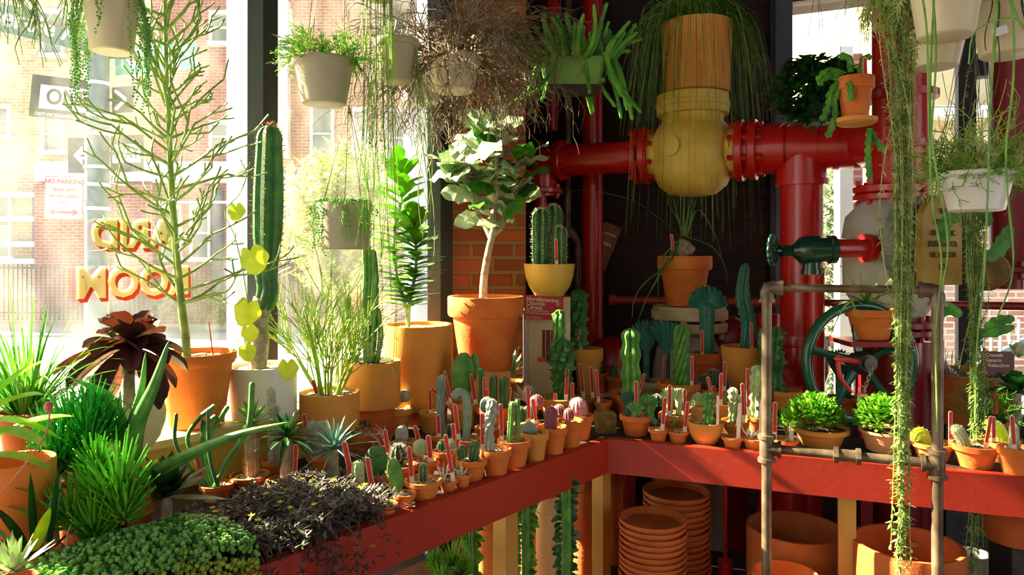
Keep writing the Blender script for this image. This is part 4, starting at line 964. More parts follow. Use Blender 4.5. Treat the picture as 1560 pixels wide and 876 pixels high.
# ================================================================ BENCH, left arm, front row (from the corner outwards)
GP = 'small terracotta cactus pots on the benches'
pot('potted pink woolly globe cactus, frontmost row, nearest the bench corner', 884, 631, 41, 671, plants=[BALL(880, 621, 30, 14, .1, PINK, 2, .004, hr=1.0)], soil=GRAVEL, group=GP)
pot('terracotta pot holding two small round purple cacti', 868, 640, 43, 684, plants=[BALL(866, 631, 17, 13, .1, PURP, 2, .003), BALL(852, 627, 18, 13, .1, PURP, 2, .003, dy=.02)], group=GP)
pot('terracotta pot with a thick reddish-purple finger cactus', 842, 649, 45, 695, plants=[COLM(839, 619, 20, 14, .1, m=PURP, sp=1, spl=.0035)], group=GP)
pot('terracotta pot with a low grey dome cactus and gravel', 814, 657, 44, 705, plants=[BALL(806, 651, 24, 16, .12, G3, 2, .003, hr=.7)], group=GP, m=TERRAY)
pot('terracotta pot with two slim bright green finger cacti', 783, 669, 52, 715, plants=[COLM(776, 613, 9.5, 6, .2, m=G1, sp=1, lean=4), COLM(789, 609, 9.5, 6, .2, m=G1, sp=1, lean=-1, dy=.01)], tags=[(765, 763, 613)], group=GP)
pot('terracotta pot with a knobbly silver column cactus beside a red tag', 755, 683, 49, 727, plants=[COLM(748, 610, 18, 7, .28, 2.5, G5, sp=1, spl=.004, bump=.2, bf=5, path=[(747, 683), (743, 655), (748, 635), (750, 608)])], tags=[(736, 735, 628)], group=GP)
pot('terracotta pot with two little dark green knobbly cacti', 718, 698, 49, 735, plants=[BALL(704, 688, 17, 9, .25, G2, 2, .004, hr=1.1), COLM(722, 672, 16, 8, .25, 1, G2, sp=2, spl=.004, bump=.1)], group=GP)
pot('tiny terracotta pot with a white skeletal branching plant', 704, 722, 29, 745, plants=[TWIGS(702, 0, 7, 12, .0028, WOOL, 1, 2, .9, .3)], group=GP)
pot('tiny terracotta pot of dry pale sticks with a tall red tag', 683, 731, 29, 751, plants=[TWIGS(675, 0, 9, 30, .0016, SPINE, 0, 0, .3, .2, (60, 88))], tags=[(692, 679, 660)], group=GP)
pot('terracotta pot with one small dark column cactus and leaning tag', 645, 730, 57, 763, plants=[COLM(645, 706, 13, 8, .25, m=G2, sp=2, spl=.005)], tags=[(630, 625, 676)], group=GP)
pot('terracotta pot with one upright dotted prickly pear pad at the front edge', 616, 751, 36, 775, plants=[PAD(602, 724, 24, 54, -.18, G1, yaw=.15)], group=GP)
pot('small terracotta pot of dark leaves with yellow star flowers by the trailing plants', 587, 767, 40, 787, plants=[BUSHY(588, 757, 16, 12, 70, 9, DARKSUC, 'lance', asp=.35), BUSHY(574, 755, 5, 4, 8, 6, YEL, 'oval', th=0, name='flowers')], tags=[(573, 561, 694)], group=GP)
# second and third rows
pot('brown terracotta pot with a bottle-shaped grey cactus behind a large faded tag', 553, 736, 36, 768, m=TERRAD, plants=[COLM(545, 703, 20, 9, .15, m=G4, sp=1)], tags=[(528, 524, 672)], group=GP)
pot('terracotta pot with big dark prickly pear pads behind the front pots', 585, 722, 34, 752, m=TERRAD, plants=[PAD(572, 704, 36, 52, .15, G2, yaw=-.2), PAD(561, 712, 24, 34, -.5, G2, dy=.02)], group=GP)
pot('terracotta pot with a dark clump of long white-spined branches', 614, 707, 46, 740, m=TERRAD, plants=[TWIGS(608, 0, 14, 22, .004, DARKSUC, 1, 2, .7, .3), BALL(606, 690, 22, 9, .3, DARKSUC, 5, .014, WOOL)], tags=[(591, 586, 654)], group=GP)
pot('terracotta pot with pale striped round cactus and red tag', 646, 700, 42, 730, plants=[BALL(641, 681, 24, 9, .15, G4, 1, .003)], tags=[(658, 653, 660)], group=GP)
pot('terracotta pot of small spiny balls behind the two knobbly cacti', 678, 686, 38, 718, plants=[BALL(674, 678, 15, 10, .2, G2, 3, .005), BALL(688, 676, 14, 10, .2, G5, 3, .005)], tags=[(697, 690, 645)], group=GP)
pot('terracotta pot with a small grey-green globe and a slanting red tag', 622, 672, 44, 706, m=TERRAD, plants=[BALL(612, 660, 20, 10, .1, G5, 1, .003, hr=1.15)], tags=[(640, 632, 648)], group=GP)
pot('terracotta pot with a tall thin grey cobbled column cactus', 672, 662, 34, 694, m=TERRAD, plants=[COLM(672, 572, 13, 8, .25, 2, G3, sp=.4, spl=.003, bump=.18, bf=4, path=[(674, 660), (671, 630), (672, 600), (673, 571)]), COLM(686, 645, 12, 7, .2, m=DARKSUC, sp=1, dy=-.02)], tags=[(670, 668, 629)], group=GP)
pot('terracotta pot with a blue-grey cactus bent over like a hook', 716, 668, 42, 702, m=TERRAD, plants=[COLM(716, 597, 13, 8, .22, 2, G3, sp=.3, spl=.003, bump=.15, bf=4, path=[(709, 668), (712, 640), (711, 612), (706, 600), (697, 598), (690, 606)])], tags=[(700, 693, 614), (690, 688, 645)], group=GP)
pot('terracotta pot with a rounded blue-grey head on a short stalk', 745, 650, 44, 684, m=TERRAD, plants=[BALL(742, 616, 22, 16, .1, G3, 1, .003), COLM(742, 615, 13, 7, .2, m=G3)], tags=[(762, 762, 614)], group=GP)
pot('terracotta pot with three dark green ribbed columns', 752, 618, 54, 660, m=TERRAD, plants=[COLM(734, 560, 10, 5, .3, m=G2), COLM(752, 572, 12, 6, .3, m=G2, dy=.01), COLM(768, 573, 15, 6, .3, m=G2)], tags=[(739, 738, 572), (742, 742, 590), (778, 777, 590)], group=GP)
pot('wide terracotta pot with dark green clustered balls', 798, 643, 52, 680, plants=[BALL(792, 631, 22, 10, .25, G2, 1, .003), BALL(806, 630, 20, 10, .25, G2, 1, .003, dy=.02), BALL(818, 616, 22, 12, .1, PURP, 1, .004, dy=.04, hr=1.)], tags=[(806, 804, 586), (818, 811, 606)], group=GP)
pot('terracotta pot with tall prickly pear of two upright pads', 708, 612, 50, 655, m=TERRAY, plants=[PAD(706, 571, 36, 70, 0, G1, yaw=.2), PAD(722, 560, 18, 44, .08, G1, dy=.02, yaw=-.5), PAD(697, 598, 14, 20, -.4, G2, dy=.01)], tags=[(684, 677, 565), (726, 718, 568), (663, 656, 591)], group=GP)
pot('empty-looking ochre terracotta pot beside the tall prickly pear', 656, 626, 36, 660, m=TERRAY, plants=[TWIGS(650, 0, 4, 9, .0015, TWIGB, 0)], tags=[(657, 656, 591)], group=GP)
pot('terracotta pot with round grey star cactus and slanted red tag', 604, 621, 50, 660, m=TERRAY, plants=[BALL(600, 607, 23, 8, .12, G5, 0, .002, hr=1.0), BALL(614, 605, 18, 8, .12, G5, 0, .002, dy=.03)], tags=[(586, 573, 577), (606, 603, 625)], group=GP)
pot('pot with a dark green column cactus of two stacked joints', 627, 624, 30, 650, m=TERRAD, plants=[COLM(627, 582, 21, 8, .25, m=G2, sp=1, base=None), COLM(626, 556, 13, 8, .25, m=G2, sp=1)], tags=[(612, 611, 590)], group=GP)
pot('terracotta pot with pale barrel cactus above golden spines', 566, 634, 48, 668, plants=[COLM(557, 597, 17, 12, .15, m=G4, sp=1, spl=.004), ROS(558, 628, 17, 1.5, 40, 0, 70, SPINEB, 0, name='golden_spines')], tags=[(541, 537, 607), (556, 552, 627)], group=GP)
pot('low terracotta bowl with a brown caudex plant and thin stem', 512, 642, 60, 668, kind='bowl', plants=[BALL(515, 636, 26, 6, .1, WOODS, 0, hr=.7), COLM(502, 622, 9, 5, .2, m=TERRAD), TWIGS(503, 626, 3, 40, .0012, TWIGB, 0, el=(60, 85))], group=GP)
pot('terracotta bowl of dark wiry succulent in the second row', 548, 658, 62, 694, kind='std', plants=[BUSHY(546, 654, 22, 10, 120, 9, DARKSUC, 'lance', asp=.3)], tags=[(512, 511, 650)], group=GP)
pot('terracotta pot with a spidery white-spined plant behind the dark bowl', 586, 676, 38, 706, m=TERRAD, plants=[TWIGS(582, 0, 8, 24, .0018, WOOL, 1, 2, .8, .3)], tags=[(588, 577, 658)], group=GP)
pot('shaggy white old-man cacti in a pot near the pencil bush', 489, 690, 46, 726, plants=[COLM(476, 645, 20, 14, .1, m=G5, sp=3, spl=.012, spm=WOOL), COLM(492, 646, 18, 14, .1, m=G5, sp=4, spl=.016, spm=WOOL, dy=-.01)], tags=[(464, 463, 630), (458, 460, 676)], group=GP)
pot('white-haired small cactus standing in front of the white cylinder pot', 417, 700, 36, 730, plants=[COLM(421, 612, 13, 12, .1, m=G5, sp=2, spl=.009, spm=WOOL, y0=1, path=[(418, 700), (421, 670), (416, 640), (412, 592)]), COLM(421, 616, 14, 12, .1, m=G5, sp=3, spl=.01, spm=WOOL, dy=-.02)], group=GP)
pot('blue-leaved agave with fine radiating leaves above the trailing plants', 508, 722, 54, 752, name='potted_agave', cat='potted plant', m=TERRAD, soil=SOIL, plants=[ROS(508, 686, 78, 5.5, 46, -12, 70, LEAFBL, -.18, 0, 'taper', stem=16)])
pot('young palm-like succulent with drooping dark leaves', 436, 730, 60, 760, name='potted_succulent', cat='potted plant', m=TERRAD, plants=[ROS(436, 668, 62, 9, 28, -25, 70, LEAFD, -.4, 0, 'lance', stem=18)], tags=[(452, 455, 673)])
pot('spiny-trunked pachypodium with narrow arching leaves', 381, 722, 60, 752, name='potted_succulent', cat='potted plant', m=TERRAD, plants=[COLM(384, 645, 22, 10, .15, m=WOODS, sp=2, spl=.01, spm=SPINEB), ROS(384, 648, 62, 4.5, 30, 5, 75, LEAF, -.25, 0, 'lance')])
pot('jointed green stem succulent sprawling in front of the orange pot', 330, 736, 50, 766, name='potted_succulent', cat='potted plant', m=TERRAD, plants=[
    COLM(310, 640, 7, 4, .2, m=G1, path=[(318, 734), (306, 690), (312, 650), (330, 632)]), COLM(0, 0, 8, 4, .2, m=G1, path=[(325, 734), (312, 700), (322, 660), (348, 618)]),
    COLM(0, 0, 9, 4, .2, m=G1, path=[(330, 736), (350, 700), (370, 672), (384, 640), (388, 580)], dy=-.02), COLM(0, 0, 7, 4, .2, m=G1, path=[(322, 734), (284, 676), (300, 640), (326, 618)], dy=.01), COLM(0, 0, 6, 4, .2, m=G2, path=[(316, 734), (308, 660), (309, 638)]),
    COLM(0, 0, 6, 4, .2, m=G2, path=[(340, 736), (326, 690), (324, 620)], dy=-.03), COLM(0, 0, 6, 4, .2, m=G2, path=[(316, 734), (272, 680), (271, 628)], dy=-.01)], tags=[(299, 297, 684)])
pot('dark agave with broad pointed leaves left of the trailing purple plant', 254, 800, 60, 840, name='potted_agave', cat='potted plant', kind='plastic', m=STEEL, soil=SOIL, D=1.72, plants=[ROS(254, 758, 86, 23, 26, 5, 75, LEAFD, -.12, .12, 'lance', stem=16)])

# ================================================================ BENCH, rear corner cluster
pot('variegated dwarf agave with curling cream fibres, back row', 778, 580, 46, 612, name='potted_agave', cat='potted plant', plants=[ROS(778, 572, 48, 8, 34, 15, 82, G4, -.05, .15, 'taper'), TWIGS(778, 560, 16, 38, .0009, SPINE, 0, el=(10, 80), curve=.9)])
pot('fibrous sunlit agave pup in front of the variegated agave', 800, 622, 40, 650, name='potted_agave', cat='potted plant', plants=[ROS(800, 612, 34, 4, 30, 5, 80, WOOL, -.1, 0, 'taper'), TWIGS(800, 606, 16, 26, .0008, SPINE, 0, el=(10, 80), curve=.9)])
pot('empty sunlit terracotta pot against the cream pedestal box', 825, 541, 34, 571, zb=1.02, m=TERRA)
pot('ochre bowl with a twisted monstrose cactus and a taller slim one', 850, 604, 66, 641, m=TERRAY, plants=[COLM(856, 516, 34, 7, .4, 2.4, G2, bump=.35, bf=7, prof=lambda u: .55 + .55 * min(1, u * 1.6)), COLM(853, 473, 21, 6, .4, .8, G1, bump=.3, bf=6, dy=.05)], tags=[(861, 863, 559), (870, 871, 580), (845, 845, 596)])
pot('ochre pot with a tall spiralling dark cactus, back row', 896, 530, 46, 600, m=TERRAY, plants=[COLM(881, 440, 28, 6, .42, 3.5, G2, bump=.3, bf=6, lean=0)], tags=[(884, 880, 490)], D=3.5)
pot('dark pot with a small round green succulent behind the twin tags', 908, 566, 40, 600, m=TERRAD, plants=[BALL(910, 558, 20, 10, .2, TEAL, 0), BALL(898, 572, 12, 8, .2, TEAL, 0)], tags=[(904, 904, 540)])
pot('terracotta pot with two crossed red tags by the corner block', 891, 604, 32, 628, plants=[TWIGS(896, 0, 4, 8, .002, DARKSUC, 0)], tags=[(889, 883, 552), (903, 900, 559)])
pot('little terracotta pot with a red-brown ball and tall red tag above the wood block', 919, 611, 28, 635, plants=[BALL(914, 609, 12, 9, .1, PURP, 1, .003)], tags=[(912, 907, 562)])
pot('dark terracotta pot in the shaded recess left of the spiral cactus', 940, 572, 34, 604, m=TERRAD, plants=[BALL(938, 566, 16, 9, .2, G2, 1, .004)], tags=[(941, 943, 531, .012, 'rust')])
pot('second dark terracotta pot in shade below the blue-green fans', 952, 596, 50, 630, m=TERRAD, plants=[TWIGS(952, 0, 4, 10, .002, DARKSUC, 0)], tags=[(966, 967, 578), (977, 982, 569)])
pot('pot with a lumpy ribbed column cactus, pale highlights down its ridges', 962, 602, 44, 640, m=TERRAD, plants=[COLM(961, 500, 29, 7, .4, 0, G1, bump=.0, dy=.0, sp=1, spl=.003, prof=lambda u: 1 + .12 * math.sin(u * 22))])
pot('pot with twin dark blue-green fan-shaped crested cactus', 1000, 580, 52, 622, m=GREYP, plants=[FAN(986, 492, 56, 9, 40, TEAL, .03, thick=.08, rot=.3, freq=16), FAN(1016, 492, 54, 9, 40, TEAL, .0, thick=.08, rot=-.2, freq=16)], tags=[(1009, 1010, 538)], D=3.55)
pot('wide terracotta pot with a spiralling bright green cactus', 1034, 582, 66, 626, m=TERRA, plants=[COLM(1038, 494, 25, 8, .35, 3.2, G1, bump=.1, bf=6, sp=.6, spl=.004)], tags=[(1050, 1051, 540)])
pot('terracotta pot with the largest mushroom-shaped crested cactus', 1076, 537, 44, 598, m=TERRAD, plants=[FAN(1077, 437, 62, 20, 80, TEAL, 0, thick=.2, freq=22)], tags=[(1067, 1067, 502)], D=3.45)
pot('large ochre pot with a tall knobbly grey-green cactus', 1129, 527, 60, 592, kind='plain', m=TERRAY, plants=[COLM(1132, 402, 23, 6, .3, .8, TEAL, bump=.15, bf=6, path=[(1138, 526), (1140, 490), (1132, 455), (1132, 430), (1136, 401)], prof=lambda u: 1 - .35 * max(0, u - .6) / .4)], tags=[(1142, 1140, 490)], D=3.4)
pot('ochre terracotta pot with a dark warty prickly pear behind the rail post', 1198, 594, 46, 628, m=TERRAY, taper=.8, plants=[COLM(1182, 497, 24, 6, .35, 1.0, G2, bump=.3, bf=5, sp=1, spl=.004, prof=lambda u: 1 + .2 * math.sin(u * 16)), COLM(1168, 500, 18, 6, .35, 1.0, G2, bump=.3, bf=5, dy=.03)])
pot('pot with a pale toothed column cactus just left of the rail post', 1154, 634, 34, 659, plants=[COLM(1154, 556, 24, 5, .4, .3, G4, bump=.2, bf=5)], tags=[(1137, 1139, 561)])
pot('terracotta pot of dark spiny globes in the right bench middle', 1092, 592, 52, 626, m=TERRA, plants=[BALL(1088, 576, 26, 12, .2, DARKSUC, 3, .006), BALL(1075, 582, 20, 12, .2, DARKSUC, 3, .006, dy=.02), BALL(1104, 584, 14, 12, .2, DARKSUC, 3, .006, dy=-.01)], tags=[(1100, 1101, 549), (1095, 1096, 566), (1084, 1084, 585)])
pot('terracotta pot with bright lumpy crested cactus and leaning tags', 1028, 630, 50, 662, plants=[FAN(1020, 592, 28, 9, 50, G4, 0, .2, freq=10), FAN(1036, 594, 26, 9, 50, G4, .02, .2, freq=10), BALL(1003, 612, 18, 9, .2, DARKSUC, 2, .004, dy=.03)], tags=[(1017, 1018, 584), (1041, 1040, 590)])
pot('very pale sunlit pot with small clump at the bench middle', 1064, 617, 32, 640, m=TERRAP, plants=[BALL(1064, 608, 20, 8, .2, G4, 1, .004), BALL(1056, 612, 12, 8, .2, G4, 1, .004, dy=-.01)])
pot('square-shouldered terracotta pot with small green cluster and red tag', 1102, 614, 34, 642, m=TERRAY, plants=[BALL(1100, 606, 14, 8, .2, G1, 1, .004)], tags=[(1080, 1078, 574), (1096, 1096, 568)])
pot('terracotta pot with a small pale branching cactus', 1120, 640, 42, 670, plants=[COLM(1117, 590, 15, 5, .35, 1, G4, bump=.2, bf=5), COLM(1126, 600, 10, 5, .35, 1, G4, bump=.2, bf=5, dy=-.01)], tags=[(1130, 1128, 582)])
# right arm front row
pot('terracotta pot with two frilly green crested rosettes at the bench corner', 969, 631, 50, 665, plants=[FAN(985, 601, 36, 8, 60, G1, -.01, .12, freq=12), FAN(957, 598, 30, 8, 50, TEAL, .01, .12, rot=.4, freq=12), FAN(966, 610, 28, 8, 55, G1, -.03, .12, freq=12, rot=-.5), FAN(990, 612, 26, 8, 55, G1, -.03, .12, freq=12, rot=.8)], tags=[(968, 967, 578)])
pot('tiny terracotta pot with a small blue haworthia and pink tag', 1003, 653, 30, 674, m=TERRA, plants=[ROS(998, 647, 14, 4, 18, 20, 80, LEAFBL, 0, .2, 'taper')], tags=[(1007, 1012, 604)])
pot('tiny terracotta pot with a spiky starfish plant and leaning pink tag', 1033, 656, 33, 675, plants=[ROS(1029, 650, 20, 3, 18, 10, 80, G1, 0, .2, 'taper')], tags=[(1041, 1046, 610)])
pot('broad sunlit terracotta pot with a bumpy club-shaped cactus', 1075, 642, 54, 679, kind='bowl', m=TERRAY, plants=[COLM(1079, 596, 17, 6, .4, 1, G1, bump=.3, bf=5)], tags=[(1090, 1090, 600, .009, None)])
pot('tiny terracotta pot with wiry grass and a yellowed tag', 1116, 665, 33, 684, plants=[TWIGS(1112, 0, 7, 30, .0008, GRASS, 0, el=(30, 80), curve=.6)], tags=[(1122, 1125, 612, .015, None)])
pot('tiny terracotta pot in front of the rail post with pale tag', 1148, 667, 33, 686, plants=[TWIGS(1142, 0, 6, 24, .001, SPINE, 0, el=(40, 85))], tags=[(1156, 1159, 606, .018, None)])
pot('terracotta pot with wispy stems and a red tag right of the post', 1196, 668, 40, 690, plants=[BUSHY(1200, 645, 20, 18, 90, 9, LEAFB, asp=.7), TWIGS(1202, 0, 8, 34, .001, TWIGY, 0, el=(60, 88))], tags=[(1178, 1181, 612), (1203, 1202, 640, .015, None)])
pot('wide terracotta planter overflowing with round-leaved jade, left of the pair', 1250, 650, 82, 684, kind='std', m=TERRAY, soil=SOIL, name='potted_jade', cat='potted plant', plants=[BUSHY(1242, 636, 42, 36, 1000, 6.5, LEAFB, asp=.85), BUSHY(1235, 640, 44, 26, 120, 10, LEAF, asp=.8, name='lower_foliage')])
pot('pale planter of round-leaved jade under the hanging strands', 1350, 654, 78, 692, kind='plastic', m=TERRAP, soil=SOIL, name='potted_jade', cat='potted plant', plants=[BUSHY(1343, 638, 40, 36, 900, 6.5, LEAFB, asp=.85)])
pot('terracotta pot with a curled furry cactus behind the second rail post', 1421, 673, 60, 704, plants=[COLM(0, 0, 17, 12, .1, m=LEAFY, sp=1, spl=.006, path=[(1412, 676), (1406, 662), (1398, 660), (1390, 672)])], tags=[(1440, 1440, 623)])
pot('terracotta pot with a short white furry cactus leaning left', 1486, 676, 66, 716, plants=[COLM(0, 0, 15, 12, .1, m=G4, sp=3, spl=.008, spm=WOOL, path=[(1472, 676), (1464, 664), (1454, 650)])], tags=[(1491, 1500, 630)])
pot('terracotta pot with a fuzzy yellow cactus lying over, right bench', 1524, 668, 54, 704, plants=[COLM(0, 0, 20, 12, .1, m=LEAFY, sp=2, spl=.006, path=[(1528, 672), (1520, 655), (1508, 648), (1500, 652)])], tags=[(1506, 1506, 631)])
pot('rightmost terracotta pot with a pointed yellow-green cactus and gravel', 1547, 680, 50, 727, plants=[COLM(1545, 646, 13, 8, .2, m=G4, sp=1, spl=.005), COLM(1538, 664, 9, 8, .2, m=G4, dy=-.01)], tags=[(1538, 1534, 630)])
pot('large empty-rimmed terracotta bowl beside the Crassula name card', 1474, 566, 132, 640, D=3.2, zb=ZB - .04, kind='plain', m=TERRAD, soil=SOIL, name='terracotta_planter', cat='pot', plants=[TWIGS(1450, 0, 8, 30, .002, G1, 1, 2), TWIGS(1510, 0, 5, 30, .002, TWIGB, 1, 2)])
pot('pot of bright green coral-like fingers below the large bowl', 1506, 634, 46, 664, m=STEEL, soil=SOIL, name='potted_succulent', cat='potted plant', plants=[TWIGS(1512, 0, 46, 44, .0018, LEAF, 2, 3, .8, .2, el=(0, 85), rad=.5)])
pot('dark broad-leaved plant in shade at the far right', 1572, 640, 50, 672, D=2.72, zb=ZB, m=STEEL, soil=SOIL, name='potted_succulent', cat='potted plant', plants=[ROS(1548, 600, 50, 26, 14, 0, 80, LEAFD, -.15, 0, 'oval', stem=14), ROS(1552, 545, 30, 22, 6, 40, 85, LEAFS, 0, 0, 'oval')])
# caudex plant on cream pedestal, and pot seen through the wheel
def arch(name_m, specs, r=.0035):
    def f(c):
        for pts in specs:
            b = MB(); P = resample([c.P(*q) for q in pts], 16); d0 = P[1] - P[0]
            vs = []; fs = []
            for i, p in enumerate(P):
                t = i / 15; tt = (P[min(i + 1, 15)] - P[max(i - 1, 0)]).normalized(); s_, n_ = frame(tt, V((0, -.6, 1))); ww = r * (1.15 - t) ; vs += [p - s_ * ww, p + n_ * ww * -.3, p + s_ * ww]
            for i in range(15):
                for j in range(2): a = i * 3 + j; fs.append((a, a + 1, a + 4, a + 3))
            b.add(vs, fs); mk(c, b, 'leaf', name_m)
    return f
pot('terracotta pot on the cream pedestal with a ponytail bulb and long arching leaves', 1043, 390, 82, 462, D=3.8, zb=zr(465, 3.85) + .004, name='potted_caudex', cat='potted plant', m=TERRA, plants=[
    BALL(1040, 378, 34, 7, .15, WOODS, 0, hr=.8, bump=.2), arch(GRASS, [
        [(1038, 362), (1000, 335, -.1), (950, 308, -.2), (880, 296, -.25), (850, 304, -.25)], [(1036, 362), (1010, 400, -.15), (970, 430, -.2), (955, 455, -.22), (952, 480, -.22)],
        [(1036, 362), (1000, 410, -.15), (975, 450, -.2), (958, 490, -.22)], [(1044, 360), (1075, 375, -.1), (1092, 400, -.12), (1098, 430, -.12)], [(1045, 360), (1060, 320, -.05), (1080, 360, -.12), (1090, 395, -.12)],
        [(1040, 360), (1030, 320), (1022, 285)], [(1040, 360), (1042, 310), (1046, 270)], [(1042, 360), (1050, 310), (1050, 260)], [(1042, 360), (1030, 330), (1018, 305, .05)], [(1046, 362), (1056, 320), (1070, 285, .05)], [(1040, 362), (1000, 400, -.1), (996, 470, -.12)]], .006)], tags=[(1022, 1019, 357)])
pot('terracotta pot with arching strap leaves glimpsed through the green wheel', 1327, 470, 74, 516, D=3.0, zb=zr(516, 3.0), name='potted_orchid', cat='potted plant', m=TERRA, plants=[arch(TWIGY, [[(1320, 466), (1312, 430), (1308, 395)], [(1322, 466), (1300, 430), (1270, 398), (1238, 424, -.05)], [(1318, 468), (1280, 450, -.1), (1290, 480, -.12), (1322, 494, -.15)], [(1330, 466), (1345, 440), (1360, 420)], [(1316, 466), (1285, 455, -.1), (1262, 470, -.12), (1240, 520, -.12)]], .007), ROS(1320, 466, 60, 6, 10, 10, 60, LEAF, -.3, 0, 'strap')])
b = MB(); p = W(1327, 516, 3.0); b.box((p.x, p.y, p.z - .012), (.26, .2, .02)); b.box((p.x, p.y + .06, p.z / 2 - .01), (.05, .05, p.z - .03)); tag_(b.build('pot_stand', REDD, smooth=False), 'dark red stand holding the pot seen through the green wheel', 'stand')
t = pot('shaded crested green cactus visible behind the lower wheel spokes', 1285, 604, 46, 640, D=3.15, m=TERRAD, zb=ZB - .03, plants=[FAN(1278, 535, 50, 10, 45, TEAL, 0, .1, rot=.3, freq=16), FAN(1296, 542, 40, 10, 45, TEAL, .03, .1, rot=-.3, freq=16)])
b = MB(); p = W(1285, 604, 3.15); b.box((p.x, 3.13, (ZB - .03) / 2), (.14, .14, ZB - .031)); tag_(b.build('pot_stand', TABLE, smooth=False), 'dark wooden block under the shaded crested cactus by the wheel', 'stand')
b = MB(); p = W(1474, 0, 3.2); b.box((p.x, 3.22, (ZB - .04) / 2), (.3, .22, ZB - .041)); tag_(b.build('pot_stand', STEEL, smooth=False), 'dark stand under the large terracotta bowl at right', 'stand')
# ================================================================ big plants by the window
SH = ZB + .158
def PATHTUBE(pts, r, m, name='trunk', n=10, dy=0.):
    def f(c):
        P = resample([c.P(*q) for q in pts], 24); P[0].z = min(P[0].z, c.sz - .004) if abs(P[0].z - c.sz) < .03 else P[0].z
        rr = [r[0] + (r[1] - r[0]) * i / 23 for i in range(24)]; b = MB(); b.tube(P, rr, n); mk(c, b, name, m)
    return f
def pencil_tree(c):
    g = random.Random(4); path = [(285, 532), (276, 460), (268, 380), (262, 300), (258, 220), (254, 130), (252, 50), (250, -50)]
    P = resample([c.P(*q) for q in path], 30); P[0].z = c.sz - .01
    b = MB(); b.tube(P, [.0135 - .0085 * i / 29 for i in range(30)], 12); mk(c, b, 'trunk', TWIG)
    for i in list(range(4, 30)) + [15.5, 17.5, 19.5, 21.5, 23.5, 25.5, 27.5]:
        up_ = i != int(i); i = int(i)
        z = i / 29
        for k in range(2 if i % 2 else 3):
            az = i * 1.9 + k * 2.2 + g.uniform(-.4, .4); e = R_(g.uniform(20, 62) if up_ else g.uniform(5, 40)); s_ = V((math.cos(az) * math.cos(e) * 1.0, math.sin(az) * math.cos(e) * .45, math.sin(e)))
            L = .20 * g.uniform(.7, 1.15) * (1.05 - .3 * z)
            if s_.y > 0: L *= .75
            b = MB(); twig(b, P[i], s_, L, .0052, 2, g, 2, .7, .3, .62, 5, .45, 6, .0026); mk(c, b, 'branch', TWIG)
pot('tall pencil tree with bare forked green branches in a big orange pot', 300, 536, 114, 656, D=2.27, zb=SH, kind='plastic', m=TERRA, name='pencil_tree', cat='potted plant', plants=[pencil_tree, PATHTUBE([(325, 545), (318, 490)], (.0022, .0018), TERRAD, 'cane')], sl=.93)
pot('dark purple tree aeonium rosette in a round cream pot', 192, 613, 112, 702, D=1.95, zb=SH, kind='round', m=mat('cream_glaze', 'cdbf8a', 'd8cb9a', rough=.35), soil=SOIL, name='potted_aeonium', cat='potted plant', plants=[
    ROS(196, 530, 96, 33, 38, -38, 60, LEAFP, -.5, 0, 'spoon', fold=.35, stem=18, seg=9, lj=.3), ROS(196, 522, 34, 13, 18, 20, 80, LEAFY, -.1, 0, 'spoon', name='young_leaves')])
# tall cereus
pot('tall dark green column cactus grafted on a corky trunk in a white pot', 400, 556, 102, 640, D=2.42, zb=SH, kind='cyl', m=WHITEP, name='tall_cactus', cat='potted cactus', sl=.93, plants=[
    COLM(410, 195, 48, 5, .36, 0, G2, sp=2, spl=.02, spm=SPINEB, path=[(408, 400, .0), (410, 330, .0), (411, 260, .0), (412, 190, .0)], y0=1, prof=lambda u: .86 + .14 * math.sin(min(1, u * 1.2) * PI)),
    COLM(396, 400, 34, 6, .2, .5, G2, path=[(402, 470), (408, 440), (404, 410), (406, 385)], y0=1), PATHTUBE([(393, 560), (396, 520), (394, 490), (402, 455)], (.028, .034), CORK, 'corky_trunk', 14),
    PATHTUBE([(380, 505), (384, 495), (392, 488)], (.012, .02), CORK, 'cut_stub', 10)])
def vine(c):
    b = MB(); P = resample([c.P(*q) for q in [(408, 560, -.06), (388, 520, -.08), (392, 470, -.08), (384, 410, -.08), (372, 360, -.08), (358, 325, -.08), (376, 300, -.07), (384, 270, -.05), (372, 245, -.03)]], 50); b.tube(P, .0015, 5); mk(c, b, 'vine_stem', TWIGY)
    for x, y, s, a in ((376, 324, 26, 0), (402, 394, 42, .3), (392, 470, 40, -.3), (396, 502, 26, .2), (452, 554, 30, 0), (392, 530, 26, .4), (338, 94, 18, 0), (279, 44, 16, 0)):
        if y < 100: continue
        b = MB(); C = c.P(x, y, -.09); k = s / 2 * c.u; pr = []
        for j in range(36):
            an = 2 * PI * j / 36; da = (an - PI / 2 + PI) % (2 * PI) - PI; db = (an + PI / 2 + PI) % (2 * PI) - PI; rr = k * (1 - .38 * math.exp(-(da / .22) ** 2) + .22 * math.exp(-(db / .3) ** 2) + .05 * math.cos(6 * an)); pr.append(C + V((math.cos(an + a) * rr, .18 * k * math.cos(an * 2), math.sin(an + a) * rr)))
        n = len(pr); b.add([C] + pr, [(0, j + 1, (j + 1) % n + 1) for j in range(n)]); mk(c, b, 'leaf', LEAFY)
pot('yellow heart-leaved vine twining up in front of the tall column cactus', 424, 660, 26, 684, m=TERRAD, name='potted_vine', cat='potted plant', soil=SOIL, D=2.28, zb=SH if False else None, plants=[vine])
